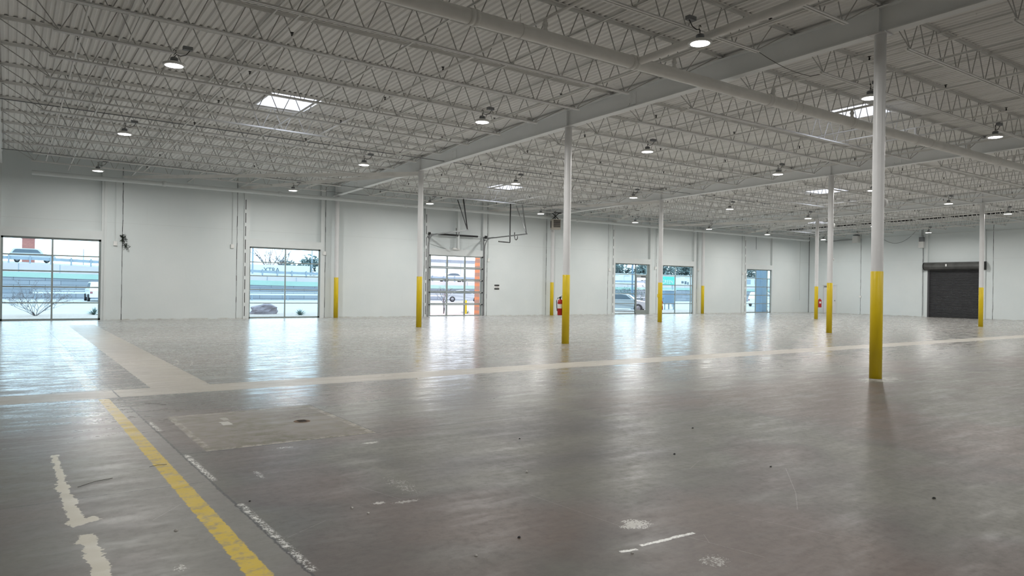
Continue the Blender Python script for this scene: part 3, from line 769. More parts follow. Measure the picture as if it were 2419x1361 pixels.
tag(MB().tube([(39.7, -.02, 5.8), (39.7, -.02, 1.0)], .015, 6).box(39.64, 39.72, -.05, 0, 2.3, 2.75).build('pull_conduit', M['trim']), 'thin white conduit with small fitting on the wall near the back right corner', 'conduit')
tag(MB().box(9.66, 9.99, -.015, 0, 1.52, 1.60).box(9.66, 9.99, -.015, 0, 1.72, 1.80).build('wall_sign', M['black']), 'small sign with dark bars on the wall right of the overhead door', 'sign')
MB().box(9.66, 9.99, -.012, -.002, 1.60, 1.72).build('sign_face', M['white'], bpy.data.objects['wall_sign'])
s_ = MB()
for i in range(6): s_.box(9.70 + i * .045, 9.72 + i * .045, -.014, -.012, 1.64, 1.69)
s_.build('sign_mark', M['black'], bpy.data.objects['wall_sign'])
# vine sprig growing through the joint
t = thing('vine_sprig', 'dark green vine sprig hanging from the wall joint beside the leftmost window', 'plant', (-9.38, 0, 0))
m_ = MB().tube([(0, -.01, 3.62), (.03, -.05, 3.4), (.05, -.05, 3.2), (.12, -.06, 3.05)], .008, 5); m_.build('stem', M['twig'], t)
m_ = MB(); rnd = random.Random(3)
for i in range(110):
    u = rnd.random() ** 1.5; p = Vector((.02 + .14 * u * u + rnd.uniform(-.09, .09), -.06 + rnd.uniform(-.04, .04), 3.62 - .58 * u + rnd.uniform(-.03, .03)))
    q = Vector((rnd.uniform(-1, 1), rnd.uniform(-1, 1), rnd.uniform(-1, .4))).normalized(); r_ = q.cross(Vector((.3, .2, 1))).normalized(); s = rnd.uniform(.035, .065)
    m_.add([p, p + q * s + r_ * s * .5, p + q * s * 2, p + q * s - r_ * s * .5], [(0, 1, 2, 3)])
m_.build('leaves', M['leaf'], t)
# right wall equipment
t = thing('wall_heater', 'white box with grey grille high on the shutter wall left of the shutter', 'heater', (41, -9.0, 5.0))
MB().box(-.25, 0, -.17, .17, 0, .45).build('box', M['white'], t)
MB().box(-.22, 0, -.15, .15, .45, .78).build('grille', M['grey'], t)
MB().tube([(-.1, 0, .85), (-.1, 0, 1.3)], .03, 8).build('flue', M['galv'], t)
MB().tube([(-.03, -.1, 0), (-.03, -.1, -4.9)], .014, 6).build('conduit', M['grey'], t)
t = thing('vent_unit', 'white vent box with horizontal pipe high on the shutter wall near the corner', 'vent', (41, -4.1, 5.6))
MB().box(-.35, 0, -.22, .22, 0, .5).build('box', M['white'], t)
MB().tube([(-.12, .2, .25), (-.12, 2.6, .18)], .035, 8).build('pipe', M['galv'], t)
MB().box(-.3, 0, -.2, .2, .55, .6).box(-.3, 0, -.2, .2, .68, .73).build('cap', M['grey'], t)
pts = [(40.96, -5.6 - 3.0 * q / 14, 5.62 + 1.0 * ((q / 7 - 1) ** 2) * .9 - .2) for q in range(15)]
tag(MB().tube(pts, .012, 5).build('slack_cable', M['grey']), 'slack grey cable drooping on the shutter wall between vent and heater', 'cable')
tag(MB().tube([(40.93, -16.5, 6.0), (40.93, -.3, 5.93)], .02, 8).build('conduit', M['trim']), 'thin white conduit running along the top of the shutter wall', 'conduit')
tag(MB().box(40.93, 41, -4.5, -4.34, 1.3, 1.45).build('outlet_box', M['white']), 'small white outlet box on the joint of the shutter wall', 'electrical box')
# loose cable looping under the nearest girder
pts = [(-1.2, -25.6, 6.38)] + [(-1.2 + 2.5 * u, -25.6 + .3 * u, 6.38 - .09 * math.sin(PI * u)) for u in (.15, .3, .45, .6, .75, .9)] + [(1.3, -25.6, 6.4)]
tag(MB().tube(pts, .006, 5).build('loose_cable', M['black']), 'thin dark cable drooping under the nearest girder left of the nearest column', 'cable')

# ------------------------------------------------------------------ floor things
t = thing('floor_drain', 'rusty brown round floor drain in the patched square of concrete', 'drain', (-10.5, -26.3, 0))
MB().lathe([(0, .002), (.075, .002), (.085, .004), (.09, .002), (.095, .0)], n=24).build('cover', M['rust'], t)
s_ = MB()
for i in range(-2, 3): s_.box(-.05, .05, i * .025 - .005, i * .025 + .005, .0045, .005)
s_.build('slot', M['dark'], t)
def chip(x, y, s, mat, lab, nm='concrete_chip', grp='loose chips on the floor'):
    rnd = random.Random(int(abs(x * 1000 + y * 77))); m_ = MB()
    pr_ = [(s * rnd.uniform(.7, 1.1) * math.cos(a_), s * rnd.uniform(.5, 1) * math.sin(a_)) for a_ in [q * PI / 3.5 for q in range(7)]]
    n_ = 7; vs = [(px, py, 0) for px, py in pr_] + [(px * .6 + s * .1, py * .6, s * rnd.uniform(.4, .8)) for px, py in pr_]
    m_.add(vs, [tuple(range(n_ - 1, -1, -1)), tuple(range(n_, 2 * n_))] + [(i, (i + 1) % n_, (i + 1) % n_ + n_, i + n_) for i in range(n_)])
    o = m_.build(nm, mat); o.location = (x, y, .001); return tag(o, lab, 'debris', grp)
for x, y, s, dk_, lab in ((-9.64, -29.54, .016, 0, 'pale concrete chip on the dark floor between drain patch and bottom centre'),
                     (-8.03, -29.75, .016, 1, 'dark crumb on the floor right of centre, in line with the nearest chips'),
                     (-6.84, -28.95, .014, 1, 'dark crumb farther out on the floor right of centre'),
                     (-10.64, -30.82, .012, 1, 'dark crumb near the bottom, left of the white dashes'),
                     (-7.42, -31.84, .015, 1, 'dark crumb on the reddish floor at lower right'),
                     (-7.65, -30.55, .011, 1, 'tiny dark crumb on the floor above the lower right one'),
                     (-11.29, -29.69, .013, 0, 'pale chip right of the long floor joint'),
                     (-11.24, -29.86, .012, 0, 'second pale chip just below another right of the long joint'),
                     (-12.41, -29.54, .015, 0, 'pale chip left of the yellow stripe near the cream paint trail'),
                     (-11.85, -29.15, .010, 1, 'tiny dark crumb beside the long joint'),
                     (-11.03, -30.93, .012, 0, 'pale chip near the bottom edge of the floor'),
                     (-10.22, -31.40, .012, 0, 'pale chip lying by the gap in the white dashes'),
                     (-8.9, -28.4, .012, 1, 'dark crumb on the floor beyond the pale chip')):
    chip(x, y, s, M['debris'] if dk_ else M['chip'], lab)
for (p, q, lab) in (((-12.30, -27.72, .006), (-12.16, -27.70, .006), 'thin dark twig lying across the yellow stripe'),
                    ((-11.83, -24.1, .006), (-11.62, -24.35, .006), 'curved dark twig on the floor right of the long joint'),
                    ((-12.85, -28.1, .004), (-12.6, -27.95, .004), 'long faint twig left of the yellow stripe')):
    mid = ((p[0] + q[0]) / 2, (p[1] + q[1]) / 2 + .03, .006)
    tag(MB().tube([p, mid, q], .0018, 5).build('twig', M['twig']), lab, 'twig', 'twigs on the floor')

# ------------------------------------------------------------------ outside
def outm(n, col, var=.15, sc=1.0, rough=.8): return painted(n, col, var, sc, rough)
M['asphalt'] = outm('pale_parking_paving', (.34, .34, .345), .15, .6); M['gravel'] = outm('tan_gravel_bed', (.36, .29, .25), .3, 9)
M['stone'] = None
def stone_mat():
    t = NT('grey_block_retaining_wall'); tc = t.n('ShaderNodeTexCoord').outputs['Object']
    br = t.n('ShaderNodeTexBrick'); t.put(br.inputs['Vector'], t.mapping(tc, (1, 1, 1), (PI / 2, 0, 0)))
    br.inputs['Scale'].default_value = 1; br.inputs['Brick Width'].default_value = 2.6; br.inputs['Row Height'].default_value = .42; br.inputs['Mortar Size'].default_value = .025
    br.inputs['Color1'].default_value = (.20, .225, .26, 1); br.inputs['Color2'].default_value = (.25, .27, .30, 1); br.inputs['Mortar'].default_value = (.10, .11, .13, 1)
    t.bsdf(br.outputs['Color'], .9); return t.m
M['stone'] = stone_mat()
def brick_mat(n, c1, c2, mo):
    t = NT(n); tc = t.n('ShaderNodeTexCoord').outputs['Object']
    br = t.n('ShaderNodeTexBrick'); t.put(br.inputs['Vector'], t.mapping(tc, (1, 1, 1), (PI / 2, 0, 0))); br.inputs['Scale'].default_value = 1
    br.inputs['Brick Width'].default_value = .4; br.inputs['Row Height'].default_value = .2; br.inputs['Mortar Size'].default_value = .015
    for k_, c_ in zip(('Color1', 'Color2', 'Mortar'), (c1, c2, mo)): br.inputs[k_].default_value = (*c_, 1)
    t.bsdf(br.outputs['Color'], .85); return t.m
M['brick'] = brick_mat('orange_brick', (.62, .22, .09), (.56, .19, .08), (.35, .18, .12))
M['redbrick'] = brick_mat('red_brick', (.36, .14, .11), (.32, .12, .10), (.2, .1, .1))
M['green'] = outm('green_painted_band', (.29, .42, .37), .08, .3); M['conc'] = outm('pinkish_concrete_parapet', (.46, .42, .42), .12, .5)
M['road'] = outm('road_surface', (.26, .26, .265)); M['rail'] = outm('grey_guardrail_steel', (.24, .29, .34), .15, 2, .5)
M['carw'] = painted('white_car_paint', (.6, .61, .62), .03, 1, .25); M['cars'] = painted('silver_car_paint', (.38, .40, .42), .05, 1, .25)
M['carg'] = painted('dark_car_glass', (.06, .085, .11), .1, 1, .15); M['tyre'] = outm('tyre_rubber', (.02, .02, .022)); M['hub'] = painted('wheel_rim', (.2, .2, .21), .1, 4, .3, .5)
M['tree'] = outm('tree_foliage', (.12, .165, .16), .4, 1.2); M['bark'] = outm('bare_branch_bark', (.17, .145, .15), .3, 8); M['agave'] = outm('grey_green_agave', (.18, .25, .23), .25, 5)
M['rock'] = outm('purple_brown_boulder', (.26, .215, .235), .3, 3); M['trailer'] = outm('white_trailer_panel', (.55, .58, .6), .05, .4, .5)
M['bldg'] = outm('white_warehouse_cladding', (.5, .52, .53), .06, .4); M['signgreen'] = outm('green_sign_board', (.05, .42, .33), .05, 1, .5); M['blue'] = outm('blue_grey_metal', (.14, .21, .29), .15, 1, .5)
M['redp'] = outm('dull_red_stripe', (.3, .12, .13)); M['lamp_y'] = outm('yellow_sign', (.45, .4, .1))

tag(MB().box(-90, 260, .3, 180, -.4, -.12).build('floor_1', M['asphalt']), kind='structure')
m_ = MB(); tag(MB().box(-40, 60, .3, 9.2, -.13, -.07).map(lambda X, Y, Z: (X, Y + (.35 * math.sin(X * .7) if Y > 5 else 0), Z)).build('gravel_bed', M['gravel']), 'tan gravel planting bed along the outside of the building', 'planting bed')
bpy.data.objects['floor_1'].name = 'ground'
def hp_(x, pts):
    if x <= pts[0][0]: return pts[0][1]
    for (xa, a_), (xb, b_) in zip(pts, pts[1:]):
        if x <= xb: return a_ + (b_ - a_) * (x - xa) / (xb - xa)
    return pts[-1][1]
H1 = [(-50, 2.6), (-10, 1.95), (13, 1.5), (36, 1.45), (80, 1.8)]; H2 = [(-50, 3.1), (-10, 2.45), (13, 2.05), (36, 1.9), (80, 2.2)]; H3 = [(-50, 4.0), (-10, 3.3), (13, 2.55), (36, 2.4), (80, 2.6)]
def ribbon(nm, y0, y1, lo, hi, mat, par, x0=-60, x1=200, n=52):
    m_ = MB(); L_ = []
    for i in range(n + 1):
        x = x0 + (x1 - x0) * i / n; L_.append((x, lo(x), hi(x)))
    for (xa, la, ha), (xb, lb, hb) in zip(L_, L_[1:]):
        m_.add([(xa, y0, la), (xb, y0, lb), (xb, y0, hb), (xa, y0, ha), (xa, y1, la), (xb, y1, lb), (xb, y1, hb), (xa, y1, ha)],
               [(0, 1, 2, 3), (3, 2, 6, 7), (5, 4, 7, 6), (4, 5, 1, 0)])
    return m_.build(nm, mat, par)
rw = thing('retaining_wall', 'long grey block retaining wall with green band and pale parapet beyond the parking lot', 'retaining wall', (0, 0, 0))
ribbon('stone_facing', 50.0, 50.6, lambda x: -.12, lambda x: hp_(x, H1), M['stone'], rw)
ribbon('green_band', 49.9, 50.6, lambda x: hp_(x, H1), lambda x: hp_(x, H2), M['green'], rw)
ribbon('parapet', 49.95, 50.3, lambda x: hp_(x, H2), lambda x: hp_(x, H3), M['conc'], rw)
m_ = MB()
for i in range(40): x = -50 + i * 3.4; m_.box(x - .03, x + .03, 49.93, 49.96, hp_(x, H2), hp_(x, H3))
m_.build('parapet_joint', M['rail'], rw)
zr = lambda x, y: 3.25 + .028 * (y - 51) - .024 * (min(max(x, -50), 38) + 10)
m_ = MB()
for i in range(26):
    xa, xb = -60 + i * 10, -50 + i * 10
    m_.add([(xa, 50.6, min(zr(xa, 51), hp_(xa, H3) - .05)), (xb, 50.6, min(zr(xb, 51), hp_(xb, H3) - .05)), (xb, 88, zr(xb, 88)), (xa, 88, zr(xa, 88)), (xa, 88, -.12), (xb, 88, -.12)], [(0, 1, 2, 3), (3, 2, 5, 4)])
tag(m_.build('road', M['road']), 'raised road surface behind the retaining wall parapet', 'road')
gr = thing('guardrail', 'steel guardrail on posts along the top of the parapet wall', 'guardrail', (0, 0, 0))
ribbon('rail', 50.1, 50.16, lambda x: hp_(x, H3) + .36, lambda x: hp_(x, H3) + .66, M['rail'], gr, -45, 80)
pm = MB().box(-.07, .07, -.03, .12, 0, .78).mesh('post', M['rail'])
for i in range(50):
    x = -22 + i * 1.72; p = part('post', pm, gr); p.location = (x, 50.05, hp_(x, H3))
gr = thing('guardrail', 'low white guardrail in front of the block retaining wall', 'guardrail', (0, 0, 0))
MB().box(-11.5, 75, 46.9, 46.96, .45, .62).box(-11.5, 75, 46.9, 46.96, .75, .8).build('rail', M['trailer'], gr)
pm = MB().box(-.06, .06, .0, .12, 0, .92).mesh('post', M['rail'])
for i in range(22): p = part('post', pm, gr); p.location = (-11.3 + i * 4, 46.95, -.12)

def car(loc, rot, label, suv=False, mat=None, L=4.7, Hh=1.45, group=None):
    t = thing('car', label, 'car', loc, rot, group); W2 = .9; mat = mat or M['carw']
    if suv:
        Hh = 1.75; L = 4.95
        body = [(-L / 2, .35), (-L / 2 + .02, .95), (-L / 2 + .12, 1.1), (L / 2 - 1.35, 1.12), (L / 2 - .25, 1.02), (L / 2, .82), (L / 2, .35)]
        cab = [(-L / 2 + .12, 1.1), (-L / 2 + .45, 1.68), (-L / 2 + .7, Hh), (.35, Hh), (.75, Hh - .08), (L / 2 - 1.3, 1.12)]
    else:
        body = [(-L / 2, .3), (-L / 2, .75), (-L / 2 + .25, .92), (-L / 2 + .9, .95), (L / 2 - 1.35, .95), (L / 2 - .35, .82), (L / 2, .62), (L / 2, .28)]
        cab = [(-L / 2 + .65, .94), (-L / 2 + 1.45, Hh - .06), (-L / 2 + 1.9, Hh), (.2, Hh), (.6, Hh - .07), (L / 2 - 1.25, .95)]
    MB().prism(body, -W2, W2, 'y').map(lambda x, y, z: (x, y * (1 - .12 * max(0, abs(x) / (L / 2) - .7) / .3), z)).build('body', mat, t)
    MB().prism(cab, -W2 + .06, W2 - .06, 'y').map(lambda x, y, z: (x, y * (1 - .28 * max(0, z - 1.0)), z)).build('cabin', mat, t)
    cx_ = sum(p[0] for p in cab) / len(cab); zc = 1.22 if not suv else 1.38
    g = MB()
    sc_ = [(cx_ + (x - cx_) * .86, zc + (z - zc) * .72) for x, z in cab]
    for s_ in (-1, 1):
        n0 = len(g.v); yy_ = W2 - .055
        g.prism(sc_, s_ * yy_ - .004 * s_, s_ * yy_ + .006 * s_, 'y')
    g.map(lambda x, y, z: (x, y * (1 - .28 * max(0, z - 1.0)), z)).build('side_window', M['carg'], t)
    a_, b_ = cab[-1], cab[-2]; fw_ = MB()
    fw_.add([(a_[0] - .02, -.72, a_[1] + .04), (a_[0] - .02, .72, a_[1] + .04), (b_[0] + .03, .62, b_[1] - .02), (b_[0] + .03, -.62, b_[1] - .02)], [(0, 1, 2, 3)])
    fw_.map(lambda x, y, z: (x + .02, y, z + .012)).build('windscreen', M['carg'], t)
    wm = MB().lathe([(0, -.11), (.2, -.11), (.31, -.1), (.33, -.05), (.33, .05), (.31, .1), (.2, .11), (0, .11)], (0, 0, 0), 20, 'y').mesh('wheel', M['tyre'])
    hm = MB().lathe([(0, -.125), (.17, -.12), (.2, -.1)], (0, 0, 0), 14, 'y').lathe([(0, .125), (.17, .12), (.2, .1)], (0, 0, 0), 14, 'y').mesh('hubcap', M['hub'])
    for wx in (-L / 2 + .9, L / 2 - .9):
        for wy in (-W2 + .08, W2 - .08):
            p = part('wheel', wm, t); p.location = (wx, wy, .33); part('hubcap', hm, p)
    for s_ in (-1, 1):
        MB().box(L / 2 - .06, L / 2 + .01, s_ * .6 - .2, s_ * .6 + .2, .62, .74).build('headlamp', M['hub'], t)
        MB().box(-L / 2 - .01, -L / 2 + .05, s_ * .68 - .1, s_ * .68 + .1, .7, .88).build('tail_lamp', M['redp'], t)
    MB().box(L / 2 - .03, L / 2 + .015, -.5, .5, .36, .5).build('grille', M['carg'], t)
    return t
car((-11.0, 75, zr(-11, 75) + .03), 0, 'silver SUV driving on the raised road, seen through the leftmost window', True, M['cars'])
car((42, 60, zr(42, 60) + .05), -.1, 'white hatchback on the raised road, seen through the glazed overhead door', False, M['carw'])
car((32.2, 40.5, -.12), -.5, 'silver sedan parked in the lot behind the glazed overhead door', False, M['cars'])
car((-6.7, 41, -.12), PI / 2, 'white SUV half hidden by the right frame of the leftmost window', True, M['carw'])
car((30.4, 11.5, -.12), -.9, 'pale sedan parked outside behind the dark post in the window left of the entrance', False, M['carw'])
car((26.6, 7.2, -.12), -.9, 'grey car parked close outside at the bottom of the window left of the entrance', False, M['cars'])
car((62.5, 20, -.12), .3, 'white SUV outside the farthest window beside the grey pier', True, M['carw'])

def text(s, loc, size, mat, par, nm='lettering', rx=PI / 2):
    cu = bpy.data.curves.new(nm, 'FONT'); cu.body = s; cu.size = size; cu.extrude = .01; cu.align_x = 'CENTER'
    o = bpy.data.objects.new(nm, cu); dg = bpy.context.evaluated_depsgraph_get()
    C.objects.link(o); bpy.context.view_layer.update()
    me = bpy.data.meshes.new_from_object(o.evaluated_get(bpy.context.evaluated_depsgraph_get())); bpy.data.objects.remove(o)
    me.materials.clear(); me.materials.append(mat)
    q = bpy.data.objects.new(nm, me); C.objects.link(q); q.parent = par; q.location = loc; q.rotation_euler = (rx, 0, 0); return q
for (x0, x1, lab, tx) in ((18, 32, 'white semi trailer with dark XTRA lettering beyond the road, through the boulder window', 'XTRA'),
                          (34, 47, 'plain white semi trailer right of the lettered trailer in the boulder window', None),
                          (97, 110, 'white trailer beyond the wall seen through the entrance window', None),
                          (114, 122, 'white trailer with dark mark seen through the glass entrance door', 'WB'),
                          (129, 142, 'white trailer right of the green sign with dark marking', 'CRST')):
    t = thing('trailer', lab, 'trailer', (x0, 95, 1.2), 0, 'white semi trailers beyond the road')
    MB().box(0, x1 - x0, 0, 2.5, 1.1, 4.0).build('body', M['trailer'], t)
    wm = MB().lathe([(0, -.2), (.5, -.2), (.5, .2), (0, .2)], (0, 0, 0), 16, 'y').mesh('wheel', M['tyre'])
    for wx in (1.2, 2.4):
        for wy in (.25, 2.25): p = part('wheel', wm, t); p.location = (wx, wy, .5)
    MB().box(1, 12 if x1 - x0 > 13 else 11, .9, 1.6, .75, 1.1).build('chassis', M['rail'], t)
    MB().box(x1 - x0 - 2.5, x1 - x0 - 2.3, .4, 2.1, 0, 1.1).build('landing_leg', M['rail'], t)
    if tx == 'XTRA': text(tx, (7, -.03, 2.75), 1.1, M['carg'], t)
    elif tx: MB().box(3.4, 4.3, -.03, 0, 2.5, 3.1).box(4.6, 5.4, -.03, 0, 2.3, 3.1).box(5.7, 6.2, -.03, 0, 2.2, 2.9).build('dark_marking', M['carg'], t)
t = MB().box(-60, 240, 88.2, 160, -.11, 1.2).build('yard', M['asphalt']); tag(t, 'higher yard behind the raised road where trailers stand', 'yard')
# far buildings
t = thing('warehouse', 'white warehouse behind the road seen in the top panes of the overhead door', 'building', (52, 112, 1.2))
MB().box(0, 55, 0, 12, 0, 6.4).build('wall', M['bldg'], t); MB().box(-.2, 55.2, -.2, 12.2, 6.4, 7.0).build('roof_edge', M['stone'], t)
m_ = MB()
for i in range(13): m_.box(2 + i * 4.1, 2.06 + i * 4.1, -.03, 0, .3, 6.3)
m_.build('panel_joint', M['rail'], t)
t = thing('long_building', 'long pale building with dull red stripe in the windows around the entrance', 'building', (118, 112, 1.2))
MB().box(0, 90, 0, 12, 0, 5.2).build('wall', M['bldg'], t); MB().box(0, 90, -.1, 0, 1.9, 2.3).build('stripe', M['redp'], t)
m_ = MB()
for i in range(21): m_.box(1.5 + i * 4.2, 3.6 + i * 4.2, -.05, 0, 3.0, 4.6)
m_.build('window', M['rail'], t)
t = thing('brick_pylon', 'red brick pylon behind the SUV in the leftmost window', 'pylon', (-11.2, 86, 0))
MB().box(-.75, .75, 0, 1.5, 0, 7.6).build('shaft', M['redbrick'], t); MB().box(-.85, .85, -.1, 1.6, 7.6, 7.85).build('cap', M['conc'], t)
t = thing('pole_sign', 'tall pole with a small sign at the left of the boulder window', 'sign', (17.1, 78, 2.8))
MB().lathe([(.14, 0), (.12, 5)], n=10).build('pole', M['rail'], t); MB().box(-1.1, 1.1, -.1, .1, 4.8, 5.3).build('sign_panel', M['bldg'], t)
t = thing('light_pole', 'slim pale light pole right part of the boulder window', 'light pole', (30.1, 88.6, 1.2))
MB().lathe([(.12, 0), (.08, 8.5)], n=8).build('pole', M['rail'], t); MB().box(-.3, .3, -.15, .15, 8.5, 8.65).build('lamp_head', M['rail'], t)
t = thing('light_pole', 'short pale pole standing on the road skyline in the leftmost window', 'light pole', (-4.6, 86, 3))
MB().lathe([(.06, 0), (.05, 3.4)], n=8).build('pole', M['rail'], t)

def blob_tree(loc, w, h, label, trunk=1.2, seed=1, nl=700, leafs=.45, group='trees beyond the road'):
    rnd = random.Random(seed); t = thing('tree', label, 'tree', loc, 0, group)
    m_ = MB(); cl = [(rnd.uniform(-.35, .35) * w, rnd.uniform(-.3, .3) * w, trunk + rnd.uniform(.25, .85) * (h - trunk), rnd.uniform(.18, .3) * w) for _ in range(9)]
    for _ in range(nl):
        cx_, cy_, cz_, cr = rnd.choice(cl); d = Vector((rnd.gauss(0, 1), rnd.gauss(0, 1), rnd.gauss(0, .8))).normalized() * cr * rnd.uniform(.6, 1)
        p = Vector((cx_, cy_, min(cz_, h)) ) + d; p.z = max(p.z, .15); a_ = Vector((rnd.uniform(-1, 1), rnd.uniform(-1, 1), rnd.uniform(-1, 1))).normalized(); b_ = a_.orthogonal().normalized()
        s_ = leafs * rnd.uniform(.5, 1)
        m_.add([p - a_ * s_, p + b_ * s_ * .6, p + a_ * s_, p - b_ * s_ * .6], [(0, 1, 2, 3)])
    m_.build('crown', M['tree'], t)
    MB().tube([(0, 0, 0), (.1, 0, trunk + .5), (0, .1, h * .6)], .15, 8, rr=[.2, .15, .08]).build('trunk', M['bark'], t)
blob_tree((38, 112, 1.2), 6, 7.5, 'dark green tree at the right skyline of the boulder window', seed=2)
blob_tree((34, 115, 1.2), 5, 5.6, 'lower green tree left of the taller one in the boulder window', seed=3, nl=500)
for i in range(8):
    blob_tree((132 + i * 10.5, 128 + (i % 2) * 2, 1.2), 12, 11.5 - (i % 3) * .7, 'dark tree on the skyline beyond the long pale building, %s from the left' % ORD[i], seed=10 + i, nl=2200, leafs=.55)
for i, (x, y) in enumerate(((62, 47.5), (66, 47.5), (70, 47.8), (57, 47.6))):
    blob_tree((x, y, -.12), 4, 1.9, 'greyish bush by the retaining wall, %s of four' % ORD[i], trunk=.1, seed=30 + i, nl=400, leafs=.2, group='bushes by the retaining wall')

def branchy(loc, label, n, spread, h, seed, cat='shrub', name='bare_shrub', r0=.018, up=.6, leaves=True, group=None):
    rnd = random.Random(seed); t = thing(name, label, cat, loc, 0, group); m_ = MB(); tips = []
    def grow(p, d, ln, r_, dep):
        q = p + d * ln; mid = p + d * ln * .5 + Vector((rnd.uniform(-1, 1), rnd.uniform(-1, 1), rnd.uniform(-1, 1))) * ln * .06
        m_.tube([p, mid, q], r_, 5, caps=False, rr=[r_, r_ * .85, r_ * .65]); tips.append(q)
        if dep:
            for _ in range(rnd.choice((2, 2, 3))):
                dd = (d + Vector((rnd.uniform(-1, 1), rnd.uniform(-1, 1), rnd.uniform(-.25, .6))) * .75).normalized(); grow(q, dd, ln * rnd.uniform(.55, .8), r_ * .62, dep - 1)
    for i in range(n):
        a_ = 2 * PI * i / n + rnd.uniform(-.3, .3); d = Vector((math.cos(a_) * spread, math.sin(a_) * spread, up + rnd.uniform(0, .5))).normalized()
        grow(Vector((0, 0, 0)), d, h * rnd.uniform(.30, .42), r0, 4 if n > 10 else 3)
    m_.build('branches', M['bark'], t)
    if leaves:
        l_ = MB()
        for q in tips:
            if rnd.random() < .35:
                a_ = Vector((rnd.uniform(-1, 1), rnd.uniform(-1, 1), rnd.uniform(-1, 1))).normalized(); b_ = a_.orthogonal()
                l_.add([q, q + (a_ + b_ * .4) * .035, q + a_ * .07, q + (a_ - b_ * .4) * .035], [(0, 1, 2, 3)])
        l_.build('leaves', M['bark'], t)
    return t
branchy((-12.25, 6.8, -.1), 'bare spreading shrub outside the leftmost window', 15, 1.0, 1.9, 5, r0=.014, up=.45)
branchy((9.4, 5.4, -.1), 'thin bare sapling outside the left column of the overhead door panes', 3, .15, 2.0, 8, 'tree', 'sapling', .03, 1.5, False)
branchy((27, 100, 1.2), 'bare tree on the skyline of the boulder window', 6, .6, 9, 9, 'tree', 'bare_tree', .16, 1.2, False)
def agave(loc, s, label, seed):
    rnd = random.Random(seed); t = thing('agave', label, 'plant', loc, 0, 'spiky agave plants outside'); m_ = MB()
    for i in range(46):
        a_ = rnd.uniform(0, 2 * PI); el = rnd.uniform(.25, 1.45); L_ = s * rnd.uniform(.7, 1)
        d = Vector((math.cos(a_) * math.cos(el), math.sin(a_) * math.cos(el), math.sin(el))); sd = Vector((-math.sin(a_), math.cos(a_), 0)) * .02 * s / .5
        p = Vector((0, 0, 0)); q = d * L_ * .5; e = d * L_ + Vector((0, 0, -.12 * L_ * math.cos(el))); up_ = Vector((0, 0, .01))
        m_.add([p - sd, p + sd, q + sd, q - sd, e, q + up_ * 2], [(0, 1, 5), (0, 5, 3), (1, 2, 5), (3, 5, 4), (5, 2, 4)])
    m_.build('leaves', M['agave'], t); MB().lathe([(.06 * s, 0), (.07 * s, .05), (0, .12 * s)], n=8).build('heart', M['agave'], t)
agave((-9.75, 7.6, -.1), .50, 'spiky agave at the right edge of the leftmost window', 1)
agave((-14.0, 5.6, -.1), .62, 'spiky agave cut by the left edge of the leftmost window', 2)
agave((.0, 5.0, -.1), .48, 'spiky agave right of the boulder outside', 3)
agave((10.8, 5.0, -.1), .45, 'spiky agave beside the yellow bollard outside the overhead door', 4)
# boulder
rnd = random.Random(4); m_ = MB(); nn = 18; vs = []; fs = []
for j in range(9):
    ph_ = j / 8 * PI / 2
    for i in range(nn):
        a_ = 2 * PI * i / nn; k_ = 1 + .12 * math.sin(3 * a_ + j) + rnd.uniform(-.05, .05)
        r_ = math.cos(ph_) ** .45 * k_; vs.append((.74 * r_ * math.cos(a_), .5 * r_ * math.sin(a_), .58 * math.sin(ph_) ** .7 * (1 + .12 * math.cos(a_ + .8)) + rnd.uniform(-.012, .012)))
for j in range(8):
    for i in range(nn): u_ = (i + 1) % nn; fs.append((j * nn + i, j * nn + u_, (j + 1) * nn + u_, (j + 1) * nn + i))
m_.add(vs, fs); o = m_.build('boulder', M['rock']); o.location = (-1.45, 7.0, -.12); tag(o, 'large purplish brown boulder outside the second window', 'boulder')
m_ = MB().lathe([(0, 0), (.25, 0), (.22, .1), (.1, .17), (0, .18)], n=9, smooth=False); o = m_.build('stone', M['rock']); o.location = (-2.5, 7.6, -.1); tag(o, 'small grey stone left of the big boulder', 'stone')
t = thing('bollard', 'yellow bollard outside the right column of the overhead door panes', 'bollard', (10.62, 4.7, -.12))
MB().lathe([(.07, 0), (.07, .88), (.05, .92), (0, .93)], n=16).build('post', M['yellow'], t)
t = thing('brick_pier', 'orange brick pier just outside the right edge of the overhead door', 'pier', (9.25, .9, -.12))
MB().box(0, .7, 0, .6, 0, 5.5).build('shaft', M['brick'], t); MB().box(-.05, .75, -.05, .65, 5.5, 5.65).build('cap', M['conc'], t)
t = thing('canopy_pier', 'blue grey pier outside the right half of the farthest window', 'pier', (38.35, 2.6, -.12))
MB().box(0, .75, 0, .6, 0, 6).build('shaft', M['blue'], t); MB().box(-.03, .78, -.03, .63, 0, .2).build('plinth', M['blue'], t)
t = thing('lamp_post', 'dark lamp post on a round base outside the window left of the entrance', 'lamp post', (28.9, 8.3, -.12))
MB().lathe([(.08, 0), (.07, 6)], n=12).build('pole', M['blue'], t); MB().lathe([(.26, 0), (.26, .12), (.1, .16)], n=16).build('base', M['conc'], t)
t = thing('green_sign', 'green sign board with pale letters GREEN outside the window behind a column', 'sign', (45.5, 20, -.12))
MB().box(-1.4, 1.4, 0, .1, 2.35, 3.3).build('board', M['signgreen'], t); text('GREEN', (.25, -.02, 2.52), .58, M['trailer'], t)
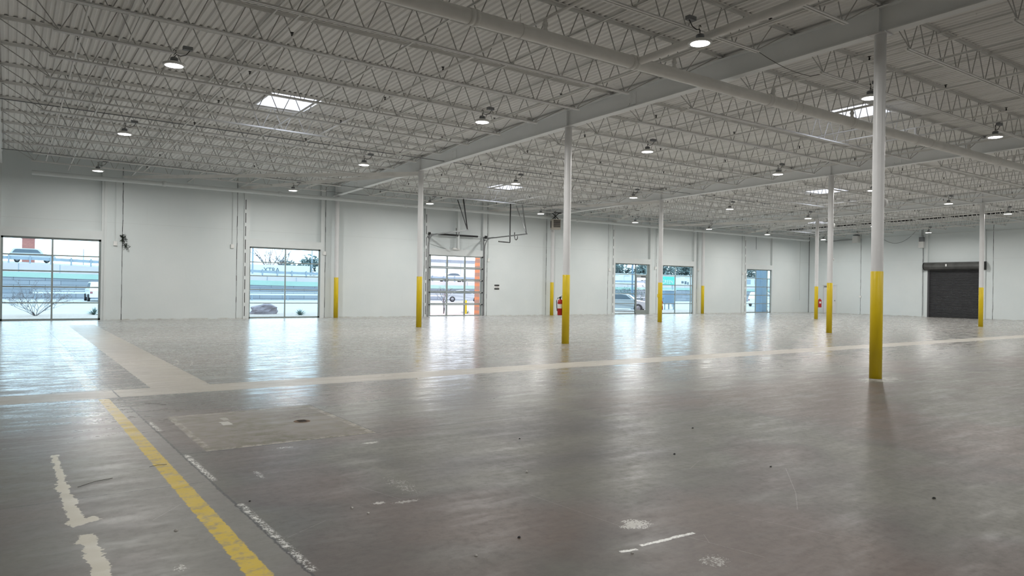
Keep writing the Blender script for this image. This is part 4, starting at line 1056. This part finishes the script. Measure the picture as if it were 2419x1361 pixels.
MB().box(-1.2, -1.1, .02, .1, 0, 2.35).box(1.1, 1.2, .02, .1, 0, 2.35).build('post', M['rail'], t)
t = thing('utility_cabinet', 'blue grey utility cabinet below the green sign outside', 'cabinet', (36.5, 11.5, -.12))
MB().box(-.7, .7, -.4, .4, .5, 1.75).build('body', M['blue'], t); MB().box(-.76, .76, -.46, .46, 1.75, 1.83).build('lid', M['trailer'], t)
m_ = MB()
for sx in (-.6, .6):
    for sy in (-.3, .3): m_.box(sx - .04, sx + .04, sy - .04, sy + .04, 0, .5)
m_.build('leg', M['rail'], t)


# ------------------------------------------------------------------ world, camera
wd = bpy.data.worlds.new('World'); bpy.context.scene.world = wd; wd.use_nodes = True
nt = wd.node_tree; bg = nt.nodes['Background']; bg.inputs[0].default_value = (.86, .93, 1, 1); bg.inputs[1].default_value = 4.0
cam = bpy.data.cameras.new('camera'); co = bpy.data.objects.new('camera', cam); C.objects.link(co)
bpy.context.scene.camera = co
f_, yaw, pit, rol, cx, cy, cz = 1690.985, .61199, .00115, .015245, -13.2971, -34.4863, 1.5732
cam.sensor_width = 36; cam.lens = 36 * f_ / 2419; cam.clip_start = .05; cam.clip_end = 500
fw = Vector((math.sin(yaw) * math.cos(pit), math.cos(yaw) * math.cos(pit), math.sin(pit)))
r = Vector((math.cos(yaw), -math.sin(yaw), 0)); u = r.cross(fw)
r2 = math.cos(rol) * r + math.sin(rol) * u; u2 = -math.sin(rol) * r + math.cos(rol) * u
mt = Matrix((r2, u2, -fw)).transposed().to_4x4(); mt.translation = Vector((cx, cy, cz)); co.matrix_world = mt
sc = bpy.context.scene
sc.view_settings.view_transform = 'Standard'; sc.view_settings.look = 'None'; sc.view_settings.gamma = 1
sc.view_settings.exposure = 0.08
cy_ = sc.cycles
cy_.use_denoising = True; cy_.max_bounces = 6; cy_.diffuse_bounces = 4; cy_.glossy_bounces = 3; cy_.transparent_max_bounces = 12
cy_.sample_clamp_indirect = 6; cy_.use_adaptive_sampling = True; cy_.adaptive_threshold = .08; cy_.adaptive_min_samples = 16
